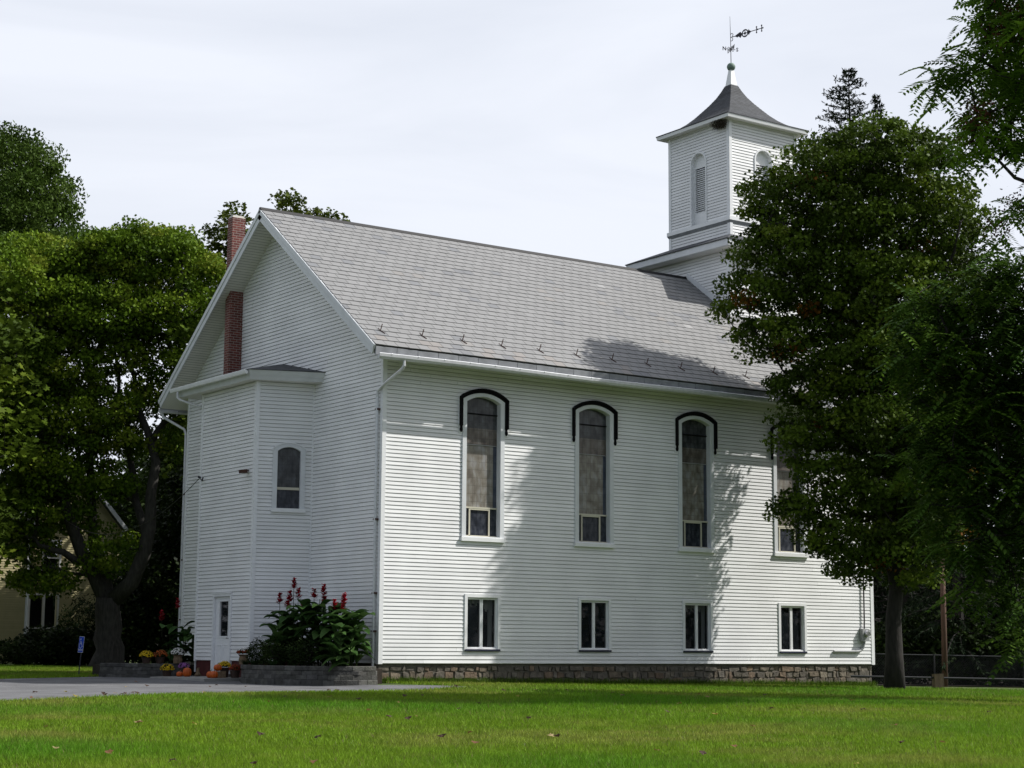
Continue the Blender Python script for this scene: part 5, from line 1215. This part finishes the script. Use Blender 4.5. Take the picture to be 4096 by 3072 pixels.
planter('stone_planter', 'short grey block planter left of the door near the maple', LP[::1], -.47, -.07, [(-3.3, 9.3), (-3.1, 8.7), (-2.6, 8.15), (-1.7, 7.8), (-.1, 7.9), (-.1, 11), (-3.0, 11)], 82, (-1.6, 9.2, -.47))
def canna(label, base, h, nl, spikes, seed, parent=None):
    g = random.Random(seed); t = thing('canna_plant', label, 'plant', base, 'red flowering cannas beside the church door'); mb = MB(); sm = MB()
    for s in range(4):
        bx = (g.uniform(-.18, .18), g.uniform(-.18, .18)); tip_ = (bx[0]+g.uniform(-.15, .15), bx[1]+g.uniform(-.15, .15), h*g.uniform(.75, .95))
        sm.tube([(bx[0], bx[1], -.05), ((bx[0]+tip_[0])/2, (bx[1]+tip_[1])/2, h*.45), tip_], [.016, .013, .008], 5)
        for k in range(nl):
            f = (k+.4)/nl; a = g.uniform(0, 6.28); z = h*(.12+.80*f); L_ = g.uniform(.46, .72)*(1-.15*f); wd = L_*g.uniform(.25, .34); el = g.uniform(.35, 1.15)
            o = np.array([bx[0]+(tip_[0]-bx[0])*f, bx[1]+(tip_[1]-bx[1])*f, z-.10]); d = np.array([math.cos(a), math.sin(a), 0]); sd = np.array([-d[1], d[0], 0])
            q = g.uniform(.7, 1.3); c = g.choice([(.026, .062, .014), (.036, .082, .020), (.054, .105, .028)]); mb.tint = tuple(x*q for x in c)
            pts = []; m = 7
            for j in range(m+1):
                u = j/m; e = el-1.5*u*u*g.uniform(.7, 1.1); p = o+d*(L_*u*math.cos(el*.6))+np.array([0, 0, L_*(math.sin(el)*u-.75*u*u*(1.1-el*.4))]); w = wd*math.sin(math.pi*min(1, u*.93+.05))**.8
                pts.append((p-sd*w+np.array([0, 0, w*.35]), p, p+sd*w+np.array([0, 0, w*.35])))
            for j in range(m):
                mb.face([pts[j][0], pts[j][1], pts[j+1][1], pts[j+1][0]]); mb.face([pts[j][1], pts[j][2], pts[j+1][2], pts[j+1][1]])
    o = sm.build('stem', M['leaf'], t); o.data.materials[0] = M['leaf']
    at2 = o.data.attributes['tint']; at2.data.foreach_set('color', np.tile(np.array([.03, .05, .015, 1], np.float32), len(o.data.polygons)))
    mb.build('foliage', M['leaf'], t)
    for (dx, dy, z0, z1) in spikes:
        fm = MB(); fm.tint = (.03, .035, .015); fm.tube([(dx, dy, z0), (dx*1.05, dy*1.05, z1)], [.010, .006], 5)
        for k in range(70):
            f = g.random(); z = z1-.27+f*.27; a = g.uniform(0, 6.28); rr = .085*(1-.5*f)+.012; q = g.uniform(.6, 1.25); fm.tint = (.36*q, .008*q, .024*q)
            p = np.array([dx*1.05, dy*1.05, z]); d = np.array([math.cos(a), math.sin(a), g.uniform(-.1, .9)]); sd = np.array([-math.sin(a), math.cos(a), 0])
            L_ = rr*g.uniform(.8, 1.5); w = .034
            fm.face([p, p+d*L_*.55-sd*w, p+d*L_, p+d*L_*.55+sd*w])
        fm.build('flower_spike', M['petal'], t)
    return t
zt = PT-.06
def bed(u, D): return tuple(at(u, 1440, D+.45)[:2])
cspec = [('leftmost canna in the right bed with open red spikes high on thin stems', bed(610, 45.4), 1.60, 8, [(-.05, .12, 1.0, 1.86), (.10, -.10, .9, 1.92)]),
 ('tallest red spiked canna left of centre in the right bed', bed(630, 45.3), 1.66, 8, [(.05, .08, 1.0, 2.24), (.06, -.14, 1.0, 1.98), (-.12, .05, 1.0, 1.76)]),
 ('canna in the middle of the right bed with one short red bud', bed(655, 44.7), 1.73, 9, [(.0, .1, .9, 1.62)]),
 ('canna with a single fat red spike right of the bay corner', bed(676, 44.6), 1.79, 9, [(0, .02, 1.0, 1.95)]),
 ('canna with a tall red plume in front of the gable siding', bed(696, 44.5), 1.79, 9, [(.0, -.0, 1.0, 2.06), (.03, .03, 1.0, 1.82)]),
 ('canna with two small red tufts toward the downspout', bed(724, 44.2), 1.73, 9, [(-.05, 0, .9, 1.68), (.12, -.1, .9, 1.64)]),
 ('canna with one high red tuft beside the downspout', bed(741, 44.0), 1.66, 9, [(.0, 0, .8, 1.84)]),
 ('rightmost canna with broad upright leaves beside the white corner', bed(757, 43.7), 1.47, 8, []),
 ('low leafy canna leaning out over the left end of the planter wall', bed(606, 44.8), 1.22, 8, []),
 ('low leafy canna behind the right end of the planter wall', bed(735, 43.2), 1.15, 8, [])]
for k, (lab, (x, y), h, nl, sp) in enumerate(cspec): canna(lab, (x, y, zt), h, nl, sp, 90+k)
canna('canna behind the left planter with a red plume by the church corner', (-1.5, 8.6, -.12), 1.3, 6, [(0, 0, .9, 1.85), (-.3, .35, .8, 1.5)], 101)
canna('canna behind the left planter half hidden by the white mum', (-1.0, 8.1, -.12), 1.0, 6, [], 102)
for k, (x, y, r_, h, lab) in enumerate(((-1.95, 2.55, .42, .36, 'clipped dark shrub at the left end of the right planter bed'), (-2.0, 1.55, .50, .38, 'clipped dark shrub in the middle of the right planter bed'), (-1.75, .55, .44, .36, 'clipped dark shrub toward the downspout end of the right planter bed'))):
    shrub('shrub', lab, (x, y, zt), r_, r_, h, 2600, .05, dark, 110+k, KITE, 'clipped shrubs in the right planter bed')
def grass_clump(label, base, h, n, seed):
    g = random.Random(seed); t = thing('grass_clump', label, 'plant', base, 'grassy clumps at the front of the planter bed'); mb = MB()
    for k in range(n):
        a = g.uniform(0, 6.28); L_ = h*g.uniform(.6, 1.2); q = g.uniform(.6, 1.3); mb.tint = (.022*q, .05*q, .014*q); d = np.array([math.cos(a), math.sin(a), 0]); sd = np.array([-d[1], d[0], 0])*.006; p = d*g.uniform(0, .06)
        pts = [p+d*(L_*.7*u*u)+np.array([0, 0, L_*(u-.45*u*u)]) for u in (0, .35, .7, 1)]
        for j in range(3): w0, w1 = (1-j/3), (1-(j+1)/3)*1.0; mb.face([pts[j]-sd*w0, pts[j]+sd*w0, pts[j+1]+sd*w1, pts[j+1]-sd*w1])
    mb.build('blades', M['leaf'], t); return t
for k, (x, y, lab) in enumerate(((-2.15, 3.0, 'grassy clump at the left end of the right planter'), (-2.3, 2.2, 'grassy clump left of centre along the planter edge'), (-2.3, 1.2, 'grassy clump right of centre along the planter edge'))): grass_clump(lab, (x, y, zt), .34, 160, 120+k)

# ------------------------------------------------------------------ potted mums and pumpkins
def mum(label, base, r_, col, seed, pot='terracotta', pr=.13, ph=.2, col2=None, group='potted mums by the church door'):
    g = random.Random(seed); t = thing('potted_mum', label, 'potted flowers', base, group); mb = MB()
    if pot == 'burlap': mb.lathe([(pr*.9, 0), (pr*1.05, ph*.4), (pr*.85, ph*.8), (pr*1.25, ph*.98), (pr*1.0, ph*.9)], (0, 0, 0), 14, rib=.12, nr=7)
    else: mb.lathe([(pr*.75, 0), (pr, ph*.85), (pr*1.06, ph*.85), (pr*1.06, ph), (pr*.9, ph), (pr*.88, ph*.9)], (0, 0, 0), 16)
    mb.build('pot', M[pot], t)
    fm = MB(); bm = MB()
    for k in range(520):
        v = np.array([g.gauss(0, 1), g.gauss(0, 1), abs(g.gauss(0, 1))*.9]); v /= np.linalg.norm(v); rr = r_*g.random()**.3; p = v*rr*np.array([1, 1, .8])+np.array([0, 0, ph+.02]); q = g.uniform(.6, 1.3); fm.tint = (.02*q, .035*q, .012*q)
        d = np.array([g.gauss(0, 1), g.gauss(0, 1), g.gauss(0, 1)]); d /= np.linalg.norm(d); s = np.cross(d, v); s /= np.linalg.norm(s)+1e-6; fm.face([p-d*.022, p+s*.012, p+d*.022, p-s*.012])
    for k in range(150):
        v = np.array([g.gauss(0, 1), g.gauss(0, 1), abs(g.gauss(.3, .8))]); v /= np.linalg.norm(v); p = v*r_*g.uniform(.93, 1.1)*np.array([1, 1, .82])+np.array([0, 0, ph+.02]); q = g.uniform(.7, 1.2)
        c = col2 if (col2 and v[2] < .55) else col; bm.tint = tuple(x*q for x in c); a = np.cross(v, (0.2, .3, .9)); a /= np.linalg.norm(a); b = np.cross(v, a); R_ = .020*g.uniform(.8, 1.25)
        ring_ = [p+(a*math.cos(x)+b*math.sin(x))*R_ for x in [2*math.pi*i/7 for i in range(7)]]; c0 = p+v*.012
        for i in range(7): bm.face([c0, ring_[i], ring_[(i+1) % 7]])
    fm.build('foliage', M['leaf'], t); bm.build('blossoms', M['petal'], t); return t
Yl, Rs, Wh, Pu, Or = (.62, .42, .012), (.22, .035, .010), (.72, .72, .68), (.26, .10, .30), (.34, .075, .012)
mum('yellow potted mum beside the pumpkins right of the door', (-1.97, 4.55, -.405), .17, Yl, 131, ph=.26, pr=.12)
mum('rust red potted mum against the end of the right planter', (-1.86, 4.16, -.415), .16, Rs, 132, ph=.2)
mum('white over rust mum in a burlap wrapped pot on the planter end', (-1.80, 3.82, PT), .17, Wh, 133, pot='burlap', pr=.13, ph=.26, col2=Rs)
mum('yellow potted mum on the left planter wall', (-2.62, 8.10, -.07), .19, Yl, 134, ph=.16)
mum('rust orange potted mum in the middle of the left planter wall', (-2.28, 7.95, -.07), .20, Or, 135, ph=.17)
mum('white potted mum at the right end of the left planter wall', (-1.86, 7.72, -.07), .19, Wh, 136, pot='burlap', ph=.24)
mum('yellow potted mum on the ground left of the door', (-2.32, 7.38, -.43), .19, Yl, 137, ph=.17)
mum('purple potted mum on the ground left of the door', (-1.95, 7.10, -.41), .15, Pu, 138, ph=.22)
def pumpkin(label, base, r_, hgt, seed):
    t = thing('pumpkin', label, 'pumpkin', base, 'orange pumpkins by the church door'); mb = MB(); n = 9
    pr = [(r_*math.sin(math.pi*(.06+.90*k/n))**.75, hgt*(.5-.5*math.cos(math.pi*(.02+.96*k/n)))) for k in range(n+1)]
    mb.lathe(pr, (0, 0, 0), 40, rib=.16, nr=10); mb.build('body', M['pumpkin'], t, smooth=True)
    mb = MB(); mb.tube([(0, 0, hgt*.93), (.008, .004, hgt*1.08), (.03, .01, hgt*1.22)], [r_*.17, r_*.11, r_*.10], 6); mb.build('stem', M['stem'], t); return t
pumpkin('small round pumpkin left of the door', (-2.22, 6.78, -.425), .09, .145, 1); pumpkin('tall pumpkin beside the small one left of the door', (-2.12, 6.52, -.425), .12, .25, 2)
pumpkin('front left pumpkin of the three right of the door', (-2.34, 4.62, -.425), .11, .18, 3); pumpkin('front right pumpkin of the three right of the door', (-2.36, 4.36, -.425), .11, .19, 4)
pumpkin('topmost pumpkin of the three right of the door', (-2.22, 4.45, -.235), .11, .17, 5)
mb = MB(); mb.box((-2.30, 4.28, -.43), (-2.06, 4.62, -.24)); tag(mb.build('straw_bale', M['burlap']), 'small straw bale under the topmost pumpkin right of the door', 'straw bale')
mb = MB(); mb.lathe([(.05, 0), (.10, .05), (.05, .12), (.035, .22), (.05, .24)], (-1.75, 6.62, -.42), 12); tag(mb.build('gourd', M['burlap'], smooth=True), 'tan gourd beside the tall pumpkin left of the door', 'gourd')

# ------------------------------------------------------------------ accessible parking sign
sb = np.array([-3.577, 10.626, -.47]); sg = thing('parking_sign', 'blue accessible parking sign on a leaning thin post', 'sign', tuple(sb))
lean = np.array([.075, -.02, 1.0]); lean /= np.linalg.norm(lean)
def sp(o): return o
mb = MB(); mb.tube([tuple(np.array([0, 0, -.2])), tuple(lean*1.14)], .018, 6); mb.build('post', M['iron'], sg)
# panel turned well away from the camera
ca = YAW + rad(50); ex = np.array([math.cos(ca), -math.sin(ca), 0.0]); ex = ex - lean*(ex@lean); ex /= np.linalg.norm(ex); nv = np.cross(ex, lean)
if nv@(CAM-sb) < 0: nv = -nv
C0 = lean*.905 + nv*.022
def pq(x, y, o=0): return C0+ex*x+lean*y+nv*o
rev = 1 if np.cross(ex, lean)@nv > 0 else -1
mb = MB(); mb.hexa([pq(-.152, -.228, -.003), pq(.152, -.228, -.003), pq(.152, .228, -.003), pq(-.152, .228, -.003)], [pq(-.152, -.228, .0), pq(.152, -.228, .0), pq(.152, .228, .0), pq(-.152, .228, .0)]); pn_ = mb.build('panel', M['whitesign'], sg)
mb = MB(); mb.face([pq(-.140, -.216, .002), pq(.140, -.216, .002), pq(.140, .216, .002), pq(-.140, .216, .002)]); mb.build('panel_face', M['bluesign'], pn_)
mb = MB(); th = .004
mb.face([pq(-.045+.028*math.cos(a), .150+.028*math.sin(a), th) for a in [2*math.pi*k/12 for k in range(12)]])
def stroke(pts, w=.016):
    for (x0, y0), (x1, y1) in zip(pts[:-1], pts[1:]):
        d = np.array([x1-x0, y1-y0]); d /= np.linalg.norm(d); n2 = np.array([-d[1], d[0]])*w/2; e = d*w*.3
        mb.face([pq(x0-e[0]+n2[0], y0-e[1]+n2[1], th), pq(x0-e[0]-n2[0], y0-e[1]-n2[1], th), pq(x1+e[0]-n2[0], y1+e[1]-n2[1], th), pq(x1+e[0]+n2[0], y1+e[1]+n2[1], th)])
stroke([(-.04, .10), (-.03, .02), (.045, .02), (.075, -.055), (.10, -.045)], .022); stroke([(-.035, .07), (.03, .065)], .018)
stroke([(-.02+.075*math.cos(a), -.03+.075*math.sin(a)) for a in np.linspace(2.2, 5.9, 12)], .018)
mb.build('symbol', M['whitesign'], pn_)
text_mesh('lettering', 'PARKING', .072, M['whitesign'], pn_, frame_matrix(tuple(pq(0, -.155, .004)), ex, lean), .0005)

# ------------------------------------------------------------------ fence, guard posts, pole, wires at the right
zf = lambda x, y: ground(x, y)
fence = thing('chain_link_fence', 'dark chain link fence running right from the far church corner', 'fence', (21, 1.0, -.7)); FBs = np.array([21, 1.0, -.7])
fa, fb_ = np.array([17.7, 1.6]), np.array([27.0, -2.2]); mb = MB(); Lf = np.linalg.norm(fb_-fa); ht = .98
def fp_(s, z): p = fa+(fb_-fa)*s/Lf; return np.array([p[0], p[1], ground(*p)+z])-FBs
s = -ht
while s < Lf:
    for sg_ in (1, -1):
        a0, a1 = (s, s+ht) if sg_ > 0 else (s+ht, s); z0, z1 = .02, ht
        c0, c1 = max(0, min(Lf, a0)), max(0, min(Lf, a1))
        if abs(c1-c0) > .02:
            q0 = (c0-a0)/(a1-a0); q1 = (c1-a0)/(a1-a0); mb.tube([fp_(c0, z0+(z1-z0)*q0), fp_(c1, z0+(z1-z0)*q1)], .0035, 3, cap=False)
    s += .085
mb.build('wire_mesh', M['fencewire'], fence)
mb = MB(); mb.tube([fp_(0, ht), fp_(Lf, ht)], .018, 6); mb.build('top_rail', M['fencewire'], fence)
for k in range(4):
    mb = MB(); mb.tube([fp_(.15+k*3.1, -.2), fp_(.15+k*3.1, ht+.03)], .028, 8); mb.build('post', M['fencewire'], fence)
pa, pb = (17.9, -2.25), (20.6, -3.55)
gd = thing('guard_rail', 'low pipe guard rail threaded through two stubby wooden posts', 'guard rail', (19.2, -2.9, -.68)); G0 = np.array([19.2, -2.9, -.68])
for (x, y) in (pa, pb, (23.3, -4.85)):
    mb = MB(); z0 = ground(x, y); r = random.Random(int(x*10)); d = np.array([.9, -.43]); n2 = np.array([.43, .9])
    cs = [d*.15+n2*.11, -d*.15+n2*.11, -d*.15-n2*.11, d*.15-n2*.11]; lo = [(x+c[0], y+c[1], z0-.2) for c in cs]; hi = [(x+c[0]*.97+r.uniform(-.01, .01), y+c[1]*.97, z0+.43+r.uniform(-.015, .015)) for c in cs]
    mb.hexa([np.array(p)-G0 for p in lo], [np.array(p)-G0 for p in hi]); mb.build('post', M['wood'], gd)
mb = MB(); P3 = [np.array((x, y, ground(x, y)+.31))-G0 for x, y in ((12.9, .35), (17.9, -2.25), (20.6, -3.55), (23.3, -4.85))]; P3[0] = np.array((17.62, -.35, ground(17.6, 0)+.33))-G0
mb.tube([P3[1]+(P3[1]-P3[2])*.9, P3[1], P3[2], P3[3]], .030, 8); mb.build('rail', M['fencewire'], gd)
pole = thing('wooden_pole', 'thin brown wooden service pole among the dark spruces', 'pole', (20.735, -.02, -.684))
mb = MB(); mb.tube([(0, 0, -.3), (.03, .0, 2.0), (.06, .02, 4.0)], [.095, .085, .078], 12); mb.build('shaft', M['pole'], pole, smooth=True)
mb = MB(); mb.tube([(.06, -.12, 3.85), (.06, .12, 3.85)], .02, 6); mb.build('insulator_pin', M['cablegrey'], pole)
tp = np.array([20.795, 0, 3.15])
def wire(name, label, pts, r_, m, n=24, sag=0.0):
    P = lerp3(pts, n); t = np.linspace(0, 1, n); P[:, 2] -= sag*4*t*(1-t); mb = MB(); mb.tube(list(P), r_, 5); o = mb.build(name, M[m], loc=tuple(P[0])); tag(o, label, 'cable', 'overhead cables'); return o
wire('service_cable', 'pale looping cable at the top of the wooden pole', [tp+np.array([0, -.1, .30]), tp+np.array([.25, -.15, .16]), tp+np.array([.6, -.3, .12]), tp+np.array([1.1, -.6, .28]), tp+np.array([3, -1.5, .2])], .013, 'cablegrey', 30)
wire('service_cable', 'dark slack cable leaving the pole toward the right', [tp+np.array([0, 0, .02]), tp+np.array([6, -3.0, -.5])], .016, 'cable', 12)
wire('service_cable', 'thin black cable sagging from the bay corner to the left maple', [(-1.56, 7.30, 5.09), tuple(at(140, 1122, 66))], .010, 'cable', 30, 1.0)

# ------------------------------------------------------------------ fittings on the church
mt = thing('electric_meter', 'grey electric meter box with conduit on the right end of the long wall', 'meter', (17.13, -.02, .87)); B0 = np.array([17.13, -.02, .87])
def lb(p): return np.array(p)-B0
mb = MB(); mb.hexa([lb((16.97, -.16, .69)), lb((17.26, -.16, .69)), lb((17.26, -.015, .69)), lb((16.97, -.015, .69))], [lb((16.97, -.16, 1.06)), lb((17.26, -.16, 1.06)), lb((17.26, -.015, 1.08)), lb((16.97, -.015, 1.08))]); mb.build('box', M['meterbox'], mt)
mb = MB(); mb.tube([lb((17.12, -.155, .92)), lb((17.12, -.20, .92)), lb((17.12, -.205, .92)), lb((17.12, -.27, .92))], [.095, .095, .08, .075], 16); mb.build('dial', M['chrome'], mt)
mb = MB(); mb.tube([lb((15.83, -.055, .385)), lb((16.85, -.055, .385)), lb((16.97, -.06, .41)), lb((17.06, -.08, .50)), lb((17.11, -.09, .70))], .038, 8); mb.build('conduit', M['meterbox'], mt)
mb = MB(); mb.tube([lb((17.12, -.08, 1.06)), lb((17.14, -.07, 1.3)), lb((17.16, -.06, 4.5)), lb((17.17, -.06, 6.4))], .022, 6); mb.build('riser_cable', M['cable'], mt)
fl_ = thing('flood_light', 'brown flood light on a bracket near the bay corner', 'light', (-1.56, 4.33, 5.05))
mb = MB(); mb.hexa([(-.22, -.02, -.07), (-.04, -.05, -.05), (-.04, .10, -.05), (-.22, .10, -.07)], [(-.24, -.02, .02), (-.05, -.05, .05), (-.05, .10, .05), (-.24, .10, .02)]); mb.build('housing', M['rust'], fl_)
mb = MB(); mb.tube([(.02, .0, .02), (-.06, .03, .0)], .018, 6); mb.build('arm', M['rust'], fl_)
wb = thing('wire_bracket', 'small dark wire bracket on the left corner of the bay', 'bracket', (-1.55, 7.27, 5.09))
mb = MB(); mb.tube([(0, 0, 0), (-.08, -.02, .02)], .03, 8); mb.tube([(-.02, -.06, -.05), (-.06, -.22, -.10), (-.07, -.30, -.02)], .018, 6); mb.build('hook', M['iron'], wb)
mb = MB(); mb.lathe([(.035, 0), (.035, .05)], (-.03, .40, .22), 10); tag(mb.build('hose_bib', M['iron']), 'small dark tap stub on the gable siding above the planter', 'tap')
g = random.Random(5); mb = MB()
for k in range(420):
    c = np.array([U-.16+g.gauss(0, .10), V0+.30+g.gauss(0, .17), 17.80+g.gauss(0, .07)]); c[2] = min(c[2], 17.90); d = np.array([g.gauss(0, 1), g.gauss(0, 1), g.gauss(0, .6)]); d /= np.linalg.norm(d); L_ = g.uniform(.05, .2)
    if c[0] > U-.02: c[0] = U-.03
    mb.tube([c-d*L_/2, c+d*L_/2+np.array([0, 0, -.02])], .005, 3, cap=False)
tag(mb.build('bird_nest', M['twig'], loc=(U-.16, V0+.3, 17.8)), 'scruffy twig nest tucked under the belfry eave corner', 'nest')

# ------------------------------------------------------------------ fallen leaves
lm = []
for k, c in enumerate(((.24, .15, .06), (.17, .08, .035), (.33, .25, .12), (.27, .22, .04), (.07, .04, .025))):
    mb = MB(); mb.tint = c; pts = [(x*.10, y*.10, .008+.03*abs(x)*(1+k*.2)) for x, y in MAPLE]
    n = len(pts)
    for i in range(n): mb.face([(0, 0, .006+.008*k), pts[i], pts[(i+1) % n]])
    lm.append(mb.build('fallen_leaf', M['petal']))
g = random.Random(12); cols = ['tan', 'russet', 'pale straw', 'yellow', 'dark brown']; cnt = 0
spots = []
for k in range(46):
    t = g.random(); i = int(t*(K-1)); p = A[i]*(1-.0)+np.array([g.uniform(-.6, .6), g.gauss(0, .28)])
    if p[0] < -14.5: continue
    spots.append((p[0], p[1]))
for k in range(26):
    D = g.uniform(30, 46); u = g.uniform(0, 1500); q = at(u/4096*2212, 1400, D)
    if inside_drive(np.array([q[0]]), np.array([q[1]]))[0]: spots.append((q[0], q[1]))
for k in range(62):
    D = g.uniform(16.5, 40); q = at(g.uniform(0, 2212), 1500, D)
    if not (q[1] > -.3 and q[0] > -3): spots.append((q[0], q[1]))
for k, (x, y) in enumerate(spots):
    j = k % 5 if k < 5 else g.choice((0, 1, 1, 2, 3, 4, 4, 4)); o = lm[j] if k < 5 else lm[j].copy()
    if k >= 5: COL.objects.link(o)
    on = inside_drive(np.array([x]), np.array([y]))[0]; dz = .012 if on else .045
    o.location = (x, y, ground(x, y)+dz); o.rotation_euler = (g.uniform(-.35, .35), g.uniform(-.35, .35), g.uniform(0, 6.28)); s = g.uniform(.7, 1.25); o.scale = (s, s, s)
    tag(o, cols[j]+(' fallen maple leaf lying on the grey asphalt driveway' if on else ' fallen maple leaf lying on the grass'), 'leaf', 'fallen leaves on the '+('driveway' if on else 'lawn'))
